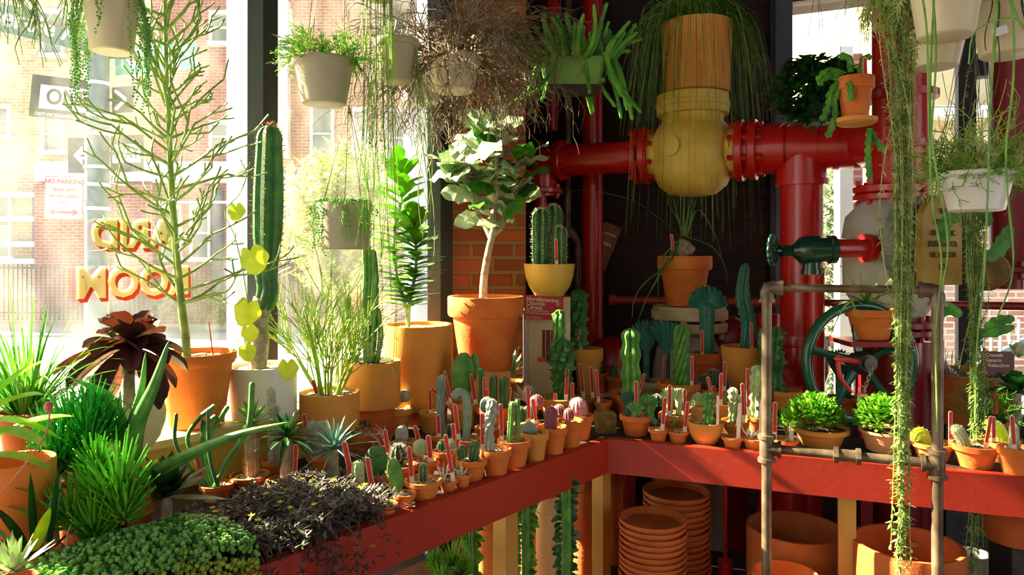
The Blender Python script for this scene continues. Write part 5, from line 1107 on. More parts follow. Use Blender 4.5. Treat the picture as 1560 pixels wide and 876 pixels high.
def pencilbush(c):
    g = random.Random(9)
    for k in range(30):
        az = k * 2.4; e = R_(g.uniform(48, 86)); d = V((math.cos(az) * math.cos(e), math.sin(az) * math.cos(e) * .7, math.sin(e)))
        b = MB(); twig(b, V((math.cos(az) * c.r * .35, math.sin(az) * c.r * .3, c.sz - .003)), d, .2 * g.uniform(.8, 1.2), .0034, 2, g, 3, .55, .25, .68, 5, .25, 5, .0012); mk(c, b, 'branch', TWIGY)
pot('bushy yellow-green pencil cactus shrub in a sunlit ochre pot', 502, 596, 90, 650, D=2.5, kind='cyl', m=TERRAY, zb=None, name='pencil_bush', cat='potted plant', sl=.93, plants=[pencilbush], tags=[(490, 482, 575), (490, 488, 600)])
def trigona(c):
    for pts, wd in (([(560, 548), (557, 480), (560, 420), (556, 362)], 15), ([(566, 548), (570, 490), (572, 430), (568, 380)], 12), ([(545, 548), (532, 500), (530, 450)], 10), ([(574, 548), (580, 510), (576, 470)], 9)):
        COLM(0, 0, wd, 3, .45, .6, G1, path=pts, sp=0)(c)
        b = MB(); g = c.rng; P = resample([c.P(*q) for q in pts], 22)
        for i, p in enumerate(P[2:]):
            for s_ in (-1, 1): b.leaf(p + V((s_ * wd * .4 * c.u, 0, 0)), V((s_, g.uniform(-.6, .6), .6)), .026, .009, 0, seg=3)
        mk(c, b, 'leaves', LEAFD if wd == 12 else LEAF)
    b = MB(); 
    for k in range(60): a = c.rng.uniform(0, 6.28); b.leaf((math.cos(a) * c.r * .6, math.sin(a) * c.r * .6, c.sz), V((math.cos(a), math.sin(a), .8)), .03, .006, -.3, seg=3)
    mk(c, b, 'basal_leaves', LEAFD)
pot('three-angled euphorbia cluster with small leaves in an ochre cylinder pot', 566, 549, 88, 618, D=2.78, kind='cyl', m=TERRAY, name='potted_euphorbia', cat='potted plant', soil=SOIL, sl=.95, plants=[trigona], tags=[(538, 537, 500, .004, 'rust')], zb=zr(618, 2.78))
def kal(c):
    g = random.Random(3)
    for pts, lv in (([(622, 494), (616, 460), (604, 420), (600, 360), (612, 300), (606, 262)], 1), ([(622, 494), (624, 460), (632, 420), (634, 380), (628, 340)], 0)):
        P = resample([c.P(*q) for q in pts], 26); P[0].z = c.sz - .005; b = MB(); b.tube(P, [.009 - .004 * i / 25 for i in range(26)], 8); mk(c, b, 'stem', G4)
        for i in range(5, 26):
            for k in range(4):
                az = i * 1.2 + k * 1.6; b = MB(); el = .5 if i > 18 else .25; d = V((math.cos(az), math.sin(az) * .8, el + (i > 22) * .6)); b.leaf(P[i], d, .135 * g.uniform(.75, 1.1), .06, -.1, seg=5, th=.005, shape='spoon', fold=.2); mk(c, b, 'leaf', LEAFB)
pot('leafy bright variegated succulent in the tallest ochre cylinder pot', 638, 494, 104, 616, D=3.02, kind='cyl', m=TERRAY, name='potted_succulent', cat='potted plant', sl=.96, plants=[kal], zb=zr(618, 3.02))
def beh(c):
    g = random.Random(8)
    main = [(736, 450), (738, 420), (744, 385), (752, 350), (752, 320)]
    P = resample([c.P(*q) for q in main], 16); P[0].z = c.sz - .006; b = MB(); b.tube(P, [.018 - .004 * i / 15 for i in range(16)], 12); mk(c, b, 'trunk', WOODS)
    tips = []
    for pts in ([(748, 365), (734, 335), (722, 310), (716, 280), (712, 250)], [(752, 330), (756, 300), (756, 270), (758, 225), (756, 195)], [(750, 360), (766, 345), (770, 320), (785, 300), (790, 270)], [(754, 290), (775, 262), (800, 240)], [(716, 280), (700, 262), (690, 245)], [(757, 240), (740, 215), (735, 190)]):
        Q = resample([c.P(x, y, g.uniform(-.05, .05) * i) for i, (x, y) in enumerate(pts)], 10); b = MB(); b.tube(Q, [.011 - .005 * i / 9 for i in range(10)], 8); mk(c, b, 'branch', WOODS)
        n = 13
        for k in range(n):
            i = 9 - k // 2; az = k * 2.4 + g.uniform(-.4, .4); L = g.uniform(.11, .18)
            d = V((math.cos(az), math.sin(az), g.uniform(-.3, .7) + (.6 if k < 2 else 0))); b = MB(); b.leaf(Q[max(2, i)], d, L, L * .66, -.15, V((g.uniform(-.9, .9), g.uniform(-1.2, .2), .7)), seg=6, th=.004, shape='oval', fold=.3, wob=.12); mk(c, b, 'leaf', LEAFS if g.random() < .8 else LEAF)
pot('felt-leaved silver kalanchoe tree in the large rimmed terracotta pot', 740, 451, 116, 560, D=3.22, name='felt_kalanchoe', cat='potted plant', m=TERRA, sl=.93, plants=[beh], zb=zr(560, 3.22))
b = MB(); p = W(740, 560, 3.22); b.box((p.x, p.y, (ZB + p.z) / 2), (.22, .22, p.z - ZB - .001)); tag_(b.build('pot_block', TERRAP, smooth=False), 'pinkish clay block lifting the large rimmed terracotta pot', 'block')
b = MB(); p = W(638, 618, 3.02); b.lathe([(.12, ZB + .001), (.12, p.z - .001)], 24, (p.x, p.y, 0)); tag_(b.build('pot_riser', TERRAD), 'low round riser under the tallest ochre cylinder pot', 'riser')
b = MB(); p = W(566, 618, 2.78); b.lathe([(.09, ZB + .001), (.09, max(ZB + .01, p.z - .001))], 24, (p.x, p.y, 0)); tag_(b.build('pot_riser', TERRAD), 'low round riser under the three-angled euphorbia pot', 'riser')
b = MB(); p = W(825, 0, 3.3); 
pot('bowl-shaped yellow pot with ribbed woolly cactus above the red name card', 837, 402, 78, 451, D=3.45, kind='bowl', m=mat('mustard_glaze', 'd0a838', 'dcb850', rough=.4, ns=4), zb=zr(451, 3.45), name='tall_cactus', cat='potted cactus', sl=.93, plants=[COLM(824, 318, 26, 7, .35, m=G2, sp=2, spl=.016), COLM(843, 312, 30, 7, .35, m=G2, sp=2, spl=.016, dy=.03), COLM(852, 345, 22, 7, .35, m=G2, sp=2, spl=.012, dy=-.02)], tags=[(847, 846, 364)])
# ================================================================ left foreground
pot('aloe with thick upright toothed leaves in the left foreground', 205, 745, 70, 800, D=1.72, kind='std', m=TERRAD, soil=SOIL, name='potted_aloe', cat='potted plant', plants=[lambda c: [mk(c, (lambda b: (b.ribbed([c.P(*q) for q in pts], wd * c.u / 2, 4, .22, 0, 18, prof=lambda u: (1 - u) ** .62 + .02, base=1.), b)[1])(MB()), 'leaf', G1) for pts, wd in (
    ([(196, 735), (214, 650, -.02), (246, 580, -.03), (264, 516, -.02)], 34), ([(196, 735), (202, 650), (216, 590), (222, 536)], 24), ([(190, 735), (186, 655), (165, 605), (117, 574, -.02)], 30), ([(200, 740), (184, 680), (183, 592)], 18), ([(210, 735), (290, 690, -.05), (370, 655, -.06), (452, 634, -.06)], 24), ([(200, 735), (160, 700, -.08), (120, 690, -.12)], 24))]])
def brush_pot(label, px, rim, wd, heads, D, m=LEAF, mp=TERRAD, n=90, base=None, w_=.0032):
    pot(label, px, rim, wd, base or rim + 40, D=D, zb=ZB, m=mp, soil=SOIL, name='finger_succulent', cat='potted plant', plants=[BRUSHES(heads, n, w_, m)])
MB1 = mat('leaf_emerald', '1f8a2a', '3aa834', rough=.35, ns=20, tr=.35); MB2 = mat('leaf_lime', '4fa82a', '7fc63a', rough=.35, ns=20, tr=.4)
brush_pot('clump of bright needle-leaved succulent, rearmost beside the cream pot', 118, 735, 60, [(100, 655, 52, .02, -.2), (125, 640, 50, .03, 0), (152, 662, 42, .02, .2), (78, 670, 48, 0, -.4), (110, 690, 44, -.04, -.1), (145, 690, 44, -.03, .2), (140, 660, 40, -.02, 0), (100, 700, 40, -.06, -.2)], 1.66, MB1, n=62)
brush_pot('clump of lime needle-leaved succulent in a dark pot, front left', 178, 812, 70, [(150, 745, 48, 0, -.2), (190, 735, 60, -.02, .2), (120, 775, 46, -.03, -.5), (205, 765, 44, -.03, .4), (165, 785, 44, -.05, 0), (140, 712, 40, .02, -.1)], 1.52, MB2, STEEL, n=58, base=850)
# fountain grass at left edge
def fountain(c):
    g = random.Random(2); b = MB()
    for k in range(150):
        az = g.uniform(0, 2 * PI); e = R_(g.uniform(35, 88)); L = g.uniform(.22, .5); d = V((math.cos(az) * math.cos(e), math.sin(az) * math.cos(e) * .6, math.sin(e)))
        b.leaf(V((math.cos(az) * .02, math.sin(az) * .02, c.sz)), d, L, .010, g.uniform(-.8, -.25), seg=8, fold=.2, shape='taper')
    mk(c, b, 'leaves', LEAF)
pot('fountain of thin arching grassy leaves at the left edge', 40, 625, 80, 690, D=1.85, zb=SH, m=TERRAD, soil=SOIL, name='fountain_grass', cat='potted plant', plants=[fountain])
pot('terracotta pot with broad lime leaves at the far left', 22, 700, 110, 800, D=1.5, m=TERRA, soil=SOIL, zb=ZB - .0, name='potted_shrub', cat='potted plant', plants=[
    lambda c: [mk(c, (lambda b: (b.leaf(c.P(x, y, dy), V(d), l * 1.45, w_ * 1.35, -.25, seg=6, shape='lance', fold=.2), b)[1])(MB()), 'leaf', LEAFB) for x, y, dy, d, l, w_ in (
        (-10, 625, 0, (1, -.1, .6), .09, .035), (-15, 655, -.02, (1, -.3, .15), .12, .035), (-10, 690, -.03, (1, -.1, .1), .105, .03), (-20, 720, -.05, (1, 0, .0), .10, .028), (-10, 600, .02, (.8, .2, .9), .09, .03), (-15, 670, .02, (.9, .3, .5), .11, .032), (-12, 745, -.05, (1, 0, -.1), .08, .024), (-14, 640, 0, (1, .2, -.1), .09, .03))],
    PATHTUBE([(-12, 700), (-14, 640), (-12, 590)], (.005, .003), TWIG, 'stem', 8)])
pot('dark gasteria with thick upright tongue leaves, lower left', 55, 838, 74, 880, D=1.42, zb=ZB, m=TERRAD, soil=SOIL, name='potted_gasteria', cat='potted plant', plants=[lambda c: [mk(c, (lambda b: (b.leaf(c.P(x, 832, dy), V(d), l, .026, bd, seg=6, th=.007, shape='lance'), b)[1])(MB()), 'leaf', m_) for x, dy, d, l, bd, m_ in (
    (52, 0, (-.05, 0, 1), .145, 0, LEAFD), (75, 0, (.12, 0, 1), .155, 0, LEAFD), (64, -.02, (.35, -.2, .9), .13, -.2, LEAFY), (40, 0, (-.5, 0, .8), .12, -.2, LEAFD), (36, -.02, (-.9, -.2, .7), .12, -.4, LEAFD), (60, .02, (.05, .3, 1), .13, 0, LEAFD), (84, 0, (.6, 0, .7), .10, -.3, LEAFD), (46, -.03, (-.2, -.5, .8), .1, 0, LEAFD))]])
pot('tiny white glazed pot with bare brown soil among the foreground succulents', 113, 838, 34, 872, D=1.40, kind='cyl', m=WHITEP, soil=SOIL, name='soil_pot', cat='pot', plants=[PATHTUBE([(104, 836), (103, 815), (108, 800)], (.003, .001), TWIGB, 'stem', 6)], zb=ZB)
pot('white-striped spiky haworthia at the bottom left corner', 24, 880, 60, 905, D=1.25, m=TERRAD, soil=SOIL, zb=ZB + .0, name='potted_haworthia', cat='potted plant', plants=[ROS(22, 872, 72, 15, 30, 15, 85, G4, -.02, .2, 'taper')])
# red stake and thin dry flower stalk
b = MB(); b.tube(resample([W(-10, 765, 1.38), W(40, 705, 1.4), W(70, 660, 1.42), W(76, 625, 1.43)], 12), [.0018] * 12, 6); b.ell(W(74, 620, 1.43), (.008, .008, .012)); tag_(b.build('flower_stalk', mat('stalk_pink', 'b0604a', 'c8805e', rough=.6)), 'thin dry pinkish flower stalk crossing the left foreground', 'stalk')
# string of pearls mound + trailing purple plant spilling over the front beam
def mound(name, label, x0, x1, fn, n, seed, m_leaf, mode, cat='trailing plant'):
    pass
sp_ = thing('string_of_pearls', 'mound of bead-leaved string of pearls spilling over the bench edge, lower left', 'trailing plant', (-.72, 1.425, ZB)); g = random.Random(21)
eu = u1; sp0 = V((-.72, 1.49, ZB))
b = MB(); b.lathe([(.06, .0), (.075, .04), (.07, .045)], 24, n1 * .06); b.build('planter', STEEL, sp_)
for kk, (mm, cnt) in enumerate(((PEARL, 4200), (PEARLY, 2400))):
    b = MB()
    for i in range(cnt):
        s_ = g.uniform(-.27, .21); q = g.random()
        if kk == 0: dn = g.uniform(-.06, .17); z = .11 * (1 - ((s_ + .03) / .33) ** 2) * (1 - ((dn - .05) / .2) ** 2) + g.uniform(0, .03) + (.015 if s_ > .1 else 0)
        else: dn = -.045 - g.random() * .03; z = .09 * (1 - ((s_ + .03) / .34) ** 2) - g.random() * .20
        p = u1 * s_ + n1 * dn + V((0, 0, z)); r = g.uniform(.0035, .0058); b.ell(p, (r, r, r * 1.1), n=6, m=4)
    b.build('beads', mm, sp_)
b = MB()
for i in range(60):
    s_ = g.uniform(-.26, .2); p = u1 * s_ + n1 * -.03 + V((0, 0, .04)); strand(b, p, g.uniform(.1, .24), g, .0008, sway=.01, out=n1 * -.03)
b.build('stems', TWIG, sp_)
op = thing('trailing_succulent', 'tangled dark purple trailing succulent with tiny yellow flowers over the red beam', 'trailing plant', (-.43, 1.77, ZB)); g = random.Random(22)
bs_, bl, bf, bg2 = MB(), MB(), MB(), MB()
def onb(s_, dn, z): return u1 * s_ + n1 * dn + V((0, 0, z))
b = MB(); b.lathe([(.1, 0), (.12, .04), (.1, .045)], 24, onb(0, .12, 0)); b.build('planter', STEEL, op)
for i in range(620):
    s_ = g.uniform(-.27, .14); dn = g.uniform(-.03, .26); top = .055 * (1 - (s_ / .32) ** 2) + .02
    if i % 2: dn = max(dn, .02)
    if dn > .0:
        az = g.uniform(0, 6.28); L = g.uniform(.05, .1); p0 = onb(s_, dn, top * g.uniform(.3, 1)); p1 = p0 + V((math.cos(az) * L * .6, math.sin(az) * L * .6, g.uniform(0, .035))); p2 = p0 + V((math.cos(az) * L, math.sin(az) * L, g.uniform(-.01, .02))); P = resample([p0, p1, p2], 8)
        bs_.tube(P, .0011, 4)
    else:
        P = strand(bs_, onb(s_, -.01, top * .8), g.uniform(.06, .27) * (1.2 - abs(s_) * .6), g, .0011, sway=.02, out=n1 * -g.uniform(.02, .06) + u1 * g.uniform(-.05, .05), n=8)
    for p in P[1:]:
        for k in range(3):
            az = g.uniform(0, 6.28); (bl if g.random() < .72 else bg2).leaf(p, V((math.cos(az), math.sin(az), g.uniform(-.3, .9))), g.uniform(.013, .028), .0062, 0, seg=2, th=.0025, shape='lance')
for i in range(700):
    s_ = g.uniform(-.27, .15); dn = g.uniform(-.02, .27); az = g.uniform(0, 6.28); top = .06 * (1 - (s_ / .32) ** 2) + .015
    (bl if g.random() < .7 else bg2).leaf(onb(s_, dn, top * g.uniform(.5, 1.1)), V((math.cos(az), math.sin(az), g.uniform(.0, 1.2))), g.uniform(.014, .03), .006, 0, seg=2, th=.0028, shape='lance')
for i in range(28):
    s_ = g.uniform(-.25, .15); dn = g.uniform(-.06, .2); z = .1 if dn > 0 else g.uniform(-.12, .05); C = onb(s_, dn, z)
    bs_.tube([C - V((0, 0, .04)), C], .0007, 4)
    bf = MB()
    for k in range(7): a = k * 6.283 / 7; bf.leaf(C, V((math.cos(a), math.sin(a) - .4, .3)), .010, .0042, 0, seg=2, shape='lance')
    bf.build('flower', YEL, op)
bs_.build('stems', mat('stem_purple', '5a3f3c', '7c5a50', rough=.6), op); bl.build('leaves', OTH, op); bg2.build('green_leaves', mat('oth_green', '3c5030', '5e7a40', rough=.4, ns=60, tr=.15), op)

# ================================================================ under the bench
GS = 'nested terracotta saucers under the right bench'; 
sm_me = None
def saucer_proto(r, h):
    b = MB(); b.lathe([(0, 0), (r * .86, 0), (r * .89, .003), (r * .93, h * .55), (r * .985, h * .6), (r, h * .7), (r, h), (r * .985, h * 1.02), (r * .94, h), (r * .9, h * .5), (r * .85, .006), (0, .005)], 40); return b
gr_ = random.Random(33)
def stack(px, top, wd, D, n, sp, label, h, group, first_label):
    p = W(px, top, D); r = wd / 2 / F * D; o = None
    for k in range(n):
        z = p.z - h - k * sp
        if o is None: o = saucer_proto(r, h).build('terracotta_saucer', TERRAD); me = o.data
        else: o = bpy.data.objects.new('terracotta_saucer', me); COL_.objects.link(o)
        o.location = (p.x + gr_.uniform(-.003, .003), D + gr_.uniform(-.003, .003), z); o.rotation_euler = (0, 0, gr_.uniform(0, 6))
        tag_(o, first_label if k == 0 else label, 'saucer', group)
    return z
zA = stack(994, 788, 102, 2.66, 16, .0215, 'plain terracotta saucer inside the nearer, left-hand stack', .03, GS + ', nearer stack', 'topmost terracotta saucer of the nearer stack, open and empty')
zB_ = stack(1031, 746, 101, 2.92, 18, .0235, 'plain terracotta saucer inside the farther, taller stack', .032, GS + ', farther stack', 'topmost terracotta saucer of the farther stack behind')
b = MB(); b.box((.62, 2.80, zA / 2 + .0), (.62, .62, zA - .002)); tag_(b.build('crate', WOODY, smooth=False), 'wooden crate under the saucer stacks, below view', 'crate') if False else None
ub = thing('low_platform', 'low dark platform under the bench carrying the stacked pots', 'platform', (.6, 2.9, 0)); b = MB(); zp = min(zA, zB_) - .002
b.prism([(-.1, 2.45), (1.75, 2.2), (1.95, 2.95), (1.5, 3.3), (-.1, 3.5)], zp - .03, zp); b.build('board', TABLE, ub, False, world=True)
for x, y in ((0, 2.6), (1.7, 2.3), (1.5, 3.1), (0, 3.3)): b = MB(); b.box((x, y, (zp - .03) / 2), (.06, .06, zp - .03)); b.build('leg', TABLE, ub, False, world=True)
def nested(px, top, wd, D, n, sp, where, m):
    p = W(px, top, D); r = wd / 2 / F * D; me = None
    for k in range(n):
        z = p.z - .08 - k * sp
        if z < zp: break
        if me is None:
            b = MB(); b.lathe([(r * .93, -.0), (r, .0), (r, .022), (r * .93, .024), (r * .6, .08), (0.001, .08), (.001, .076), (r * .56, .076), (r * .9, .02)], 28, cap=False); o = b.build('terracotta_pot', m); me = o.data
        else: o = bpy.data.objects.new('terracotta_pot', me); COL_.objects.link(o)
        o.location = (p.x + gr_.uniform(-.002, .002), D, z)
        tag_(o, ('topmost upturned small pot of the tower ' if k == 0 else 'upturned small pot within the tower ') + where, 'pot', 'tower of upturned pots ' + where)
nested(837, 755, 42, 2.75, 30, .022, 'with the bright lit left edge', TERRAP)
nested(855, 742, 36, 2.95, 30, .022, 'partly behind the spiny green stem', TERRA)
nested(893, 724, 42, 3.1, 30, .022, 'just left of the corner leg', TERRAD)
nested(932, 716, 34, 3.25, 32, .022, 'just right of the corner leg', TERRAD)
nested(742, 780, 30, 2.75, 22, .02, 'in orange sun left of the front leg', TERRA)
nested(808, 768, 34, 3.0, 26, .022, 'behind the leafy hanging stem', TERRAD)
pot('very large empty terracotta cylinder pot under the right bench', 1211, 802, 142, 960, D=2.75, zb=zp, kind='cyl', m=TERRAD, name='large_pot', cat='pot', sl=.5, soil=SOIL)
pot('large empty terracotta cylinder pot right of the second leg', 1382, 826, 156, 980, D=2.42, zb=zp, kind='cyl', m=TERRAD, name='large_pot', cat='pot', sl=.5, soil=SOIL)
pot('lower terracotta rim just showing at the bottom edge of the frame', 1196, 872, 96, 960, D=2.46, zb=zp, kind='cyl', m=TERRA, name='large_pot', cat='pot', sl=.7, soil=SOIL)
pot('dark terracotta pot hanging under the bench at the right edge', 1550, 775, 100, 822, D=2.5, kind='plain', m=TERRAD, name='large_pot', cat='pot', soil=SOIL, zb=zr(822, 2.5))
b = MB(); p = W(1550, 822, 2.5); b.box((p.x, 2.5, p.z / 2), (.12, .12, p.z - .002)); tag_(b.build('pot_stand', STEEL, smooth=False), 'dark stand under the pot at the lower right edge', 'stand')
# tall euphorbias below the left bench
def tall_euph(label, px, D, top, wd, m, leafm, leaves=True, path=None):
    z0 = zp; p = W(px, 0, D); t = thing('tall_euphorbia', label, 'potted plant', (p.x, D, z0)); g = random.Random(px)
    b = MB(); b.lathe([(0, 0), (.05, 0), (.065, .09), (.06, .09)], 20); b.build('pot', TERRA, t)
    L = zr(top, D) - z0; u = D / F; b = MB(); cr = b.ribbed([V((0, 0, .07)), V((.005, 0, L * .5)), V((0, 0, L))], wd / 2 * u, 3, .45, 1., 30); b.build('stem', m, t)
    if leaves:
        s = MB()
        for i in range(46):
            z = .1 + (L - .1) * (i + g.uniform(-.4, .4)) / 46
            for s_ in (-1, 1): s.leaf((s_ * wd * .4 * u, 0, z), V((s_, g.uniform(-1.2, 1.2), g.uniform(-.3, .9))), .034 * g.uniform(.5, 1.2), .018, -.35, V((g.uniform(-1, 1), -1, .4)), seg=3, shape='oval')
        s.build('leaves', leafm, t)
tall_euph('thick bright green angular stem rising under the bench corner', 862, 2.52, 722, 17, G1, LEAFD)
tall_euph('leafy euphorbia stem right of the front yellow bench leg', 800, 2.5, 752, 15, G1, LEAF)
tall_euph('leafy euphorbia stem left of the front yellow bench leg', 718, 2.5, 785, 10, G1, LEAF)
pot('green coral-finger succulent with broad pale leaves below the left beam', 682, 905, 90, 960, D=2.32, zb=zp, m=TERRAY, soil=SOIL, name='potted_succulent', cat='potted plant', plants=[BRUSHES([(662, 862, 22, .02, -.3), (690, 858, 26, .02, 0), (706, 866, 22, 0, .3), (676, 878, 24, -.04, 0)], 60, .002, LEAFB), ROS(690, 890, 46, 22, 12, 20, 70, LEAFS, -.1, .1, 'oval')])
# white slatted chair outside the low pane
wc_ = thing('white_chair', 'white slatted garden chair outside, seen under the red beam', 'chair', win_p(610, 0, .5)); p = win_p(600, 0, .3)
Mz = Matrix.Rotation(RZ1, 3, 'Z')
b = MB()
for k in range(5): b.box(p + V((0, 0, .36 - k * .06)) , (.5, .02, .035), Mz)
b.build('back_slats', FACEW, wc_, False, world=True)
for s_ in (-1, 1): b = MB(); b.box(p + u1 * s_ * .25 + V((0, 0, .16)), (.04, .03, .5), Mz); b.build('post', FACEW, wc_, False, world=True)
b = MB(); b.box(p + n1 * .2 + V((0, 0, .1)), (.5, .4, .03), Mz); b.build('seat', FACEW, wc_, False, world=True)
for s_ in (-1, 1): b = MB(); b.box(p + u1 * s_ * .22 + n1 * .38 + V((0, 0, .0)), (.035, .035, .18), Mz); b.build('leg', FACEW, wc_, False, world=True)
t = thing('small_red_pipe', 'thin vertical red rod in the dark below the right bench', 'pipe', W(1105, 730, 2.95)); pipe_part('rod', lambda b: (b.cyl(V((W(1105, 0, 2.95).x, 2.95, zp)), V((W(1105, 0, 2.95).x, 2.95, ZB - .03)), .009, 10), b.lathe([(.03, 0), (.03, .05)], 12, V((W(1105, 0, 2.95).x, 2.95, zr(872, 2.95))))), RED, t)
# ================================================================ hanging plants
def hang(label, px, rim, wd, base, D, kind='plastic', m=CREAM, plants=(), name='hanging_pot', cat='hanging plant', tags=(), wr=3, soil=SOIL, wm=WIRE, ph=.4, sl=.9):
    t = pot(label, px, rim, wd, base, D=D, zb=zr(base, D), kind=kind, m=m, plants=plants, tags=tags, soil=soil, name=name, cat=cat, sl=sl)
    u = D / F; wires(t, wd / 2 * u * .98, zr(rim, D) - zr(base, D), D, wr, wm, ph=ph)
    return t
def STRANDS(n, L0, L1, m=PEARL, r=.0009, leafn=20, ls=.008, lw=.8, xr=(-1, 1), sway=.01, out=.6, lm=None, shape='oval', az=None, name='strand', y0=None, updir=-.3):
    def f(c):
        g = c.rng; lb = MB() if lm else None
        for k in range(n):
            b = MB()
            a = g.uniform(0, 2 * PI) if az is None else g.uniform(*az)
            p = V((math.cos(a) * c.r * .85, math.sin(a) * c.r * .85, c.h * .99)); strand(b, p, g.uniform(L0, L1) * c.u, g, r, leafn, ls, lb, sway, shape, 10, V((math.cos(a), math.sin(a), 0)) * c.r * g.uniform(.15, out), lw, updir)
            mk(c, b, name, m)
        if lm: mk(c, lb, name.rstrip('s') + '_leaves', lm)
    return f
def BEADS(n, L0, L1, m=PEARL, az=None, r=.0032, out=.25):
    def f(c):
        g = c.rng; b = MB(); s = MB()
        for k in range(n):
            a = g.uniform(0, 2 * PI) if az is None else g.uniform(*az); p = V((math.cos(a) * c.r * .9, math.sin(a) * c.r * .9, c.h * 1.0)); L = g.uniform(L0, L1) * c.u
            s = MB(); P = strand(s, p, L, g, .0006, 0, sway=.006, out=V((math.cos(a), math.sin(a), 0)) * c.r * out, n=12); mk(c, s, 'strand', TWIG)
            m_ = int(L / .0085); 
            for i in range(m_): t = i / max(1, m_) * 12; j = min(11, int(t)); q = P[j].lerp(P[j + 1], t - j) + V((g.uniform(-1, 1), g.uniform(-1, 1), 0)) * .004; rr = r * g.uniform(.7, 1.15); b.ell(q, (rr, rr, rr * 1.1), n=6, m=4)
        for k in range(120): a = g.uniform(0, 6.28); q = c.r * g.random() ** .5; b.ell((math.cos(a) * q, math.sin(a) * q, c.h * 1.0 + g.uniform(0, .012)), (r, r, r), n=6, m=4)
        mk(c, b, 'beads', m)
    return f
hang('cream hanging pot with trailing string of pearls at top left', 170, -18, 88, 80, 1.95, plants=[BEADS(34, 60, 190, PEARL, (2.4, 3.9)), BEADS(26, 60, 190, PEARL, (-.6, .9)), BEADS(5, 20, 90, PEARL, (4.2, 5.2))])
def mistle(c, n, L, rad=.3, m=TWIG, el=(-70, 10), dep=3, r=.0016, up=-.5, sh=.75, spread=.6, nb=2, lo=None):
    g = c.rng; b = MB()
    for k in range(n):
        az = k * 2.39996; e = R_(g.uniform(*el)); d = V((math.cos(az) * math.cos(e), math.sin(az) * math.cos(e), math.sin(e)))
        twig(b, V((math.cos(az) * c.r * .7, math.sin(az) * c.r * .7, c.h)), d, L * c.u * g.uniform(.7, 1.2), r, dep, g, nb, spread, up, sh, 4, .3, 4, .0009)
    mk(c, b, 'branches', m)
hang('drooping thin-stemmed mistletoe cactus hanging at the upper left corner', 62, -95, 70, -40, 1.9, plants=[lambda c: mistle(c, 12, 74, el=(-85, -10), up=-.7, dep=3, r=.0032)])
hang('thin drooping mistletoe cactus hanging at the very left edge', -12, -80, 60, -30, 1.7, plants=[lambda c: mistle(c, 10, 70, el=(-85, -20), up=-.8, dep=3, r=.003)])
def bushy_rhip(x, y, n, L, m=TWIGY, el=(5, 80), up=-.15, dep=3, r=.0021, nb=3, sp=.8):
    return lambda c: (lambda g, b: ([twig(b, V((math.cos(k * 2.4) * c.r * .5, math.sin(k * 2.4) * c.r * .5, c.h * .95)), V((math.cos(k * 2.4) * math.cos(e), math.sin(k * 2.4) * math.cos(e), math.sin(e))), L * c.u * g.uniform(.7, 1.2), r, dep, g, nb, sp, up, .66, 3, .3, 4, .0011) for k in range(n) for e in (R_(g.uniform(*el)),)], mk(c, b, 'branches', m)))(c.rng, MB())
hang('tan hanging pot with a green coral cactus mop, left of the tall cactus top', 494, 92, 96, 160, 2.25, m=GREYP, plants=[bushy_rhip(0, 0, 34, 27, TWIGY, nb=3), bushy_rhip(0, 0, 22, 27, LEAFB, nb=3), STRANDS(5, 10, 60, TWIGB, .0016, 0, az=(-.4, .3))])
def cords(px, D, y0, y1, dx, label, k=4, thk=.0011):
    t = thing('hanger_cords', label, 'cords', W(px, y1, D))
    for i in range(k):
        b = MB(); b.tube([W(px, y0, D), W(px + dx * (i / (k - 1) - .5) * 2, y1, D + (.03 if i % 2 else -.03))], thk, 5); b.build('cord', WIRE, t, world=True)
tt = hang('small tan hanging pot fringed with string of pearls, lower middle', 524, 310, 84, 380, 2.35, m=GREYP, kind='plain', plants=[BEADS(40, 8, 26, PEARL), BEADS(10, 30, 90, PEARL, (3.6, 4.4)), BEADS(18, 20, 70, PEARL, (4.9, 5.9))], wr=0)
for dx in (-38, -6, 34, 20):
    b = MB(); L = tt.location; q = W(531 + (0 if dx < 0 else 1), 160, 2.33) - L; e = W(531 + dx, 308, 2.35) - L; b.tube([e, q], .0013, 5); b.build('hanger_wire', WIRE, tt)
t2 = tt
hang('straight-sided tan hanging pot with thin trailing stems, upper middle', 605, 62, 68, 126, 2.35, m=GREYP, plants=[STRANDS(16, 120, 300, TWIG, .0012, 0, az=(2.6, 4.0), sway=.02, out=.5), STRANDS(14, 120, 360, TWIG, .0013, 0, az=(-.5, .5), sway=.03, out=.6), TWIGS(605, 0, 12, 30, .0012, LEAFD, 1, 2, .6, 0)])
hang('pale pot with very long green hanging stems left of the small tan pot', 578, -60, 60, 0, 2.3, m=GREYP, plants=[STRANDS(16, 380, 640, TWIGY, .0017, 12, .012, .5, sway=.015, out=.2, az=(-2.5, -.5)), STRANDS(6, 300, 520, LEAFB, .0013, 10, .016, .6, sway=.03, out=.5, az=(-2.5, -.5))])
hang('cream pot buried in a dense dry grey-brown stick cactus', 690, 88, 92, 140, 2.6, m=CREAM, plants=[lambda c: mistle(c, 100, 56, m=TWIGD, el=(-40, 80), up=-.6, dep=4, r=.003, nb=2, sh=.75, spread=.9), lambda c: mistle(c, 24, 50, m=WOODS, el=(-20, 80), up=-.3, dep=3, r=.002, nb=2, sh=.8, spread=.9)])
hang('second dry stick cactus pot behind the first, pale and tangled', 748, 60, 70, 110, 2.85, m=CREAM, plants=[lambda c: mistle(c, 100, 54, m=TWIGD, el=(-60, 80), up=-.5, dep=4, r=.0026, nb=2, sh=.75, spread=.9)])
hang('pale hanging pot with a curly dry shrub beside the window mullion', 640, 118, 80, 158, 2.75, m=WHITEP, plants=[lambda c: mistle(c, 26, 50, m=WOODS, el=(-80, 10), up=-.6, dep=3, r=.0014, nb=2, sh=.8, spread=.9)])
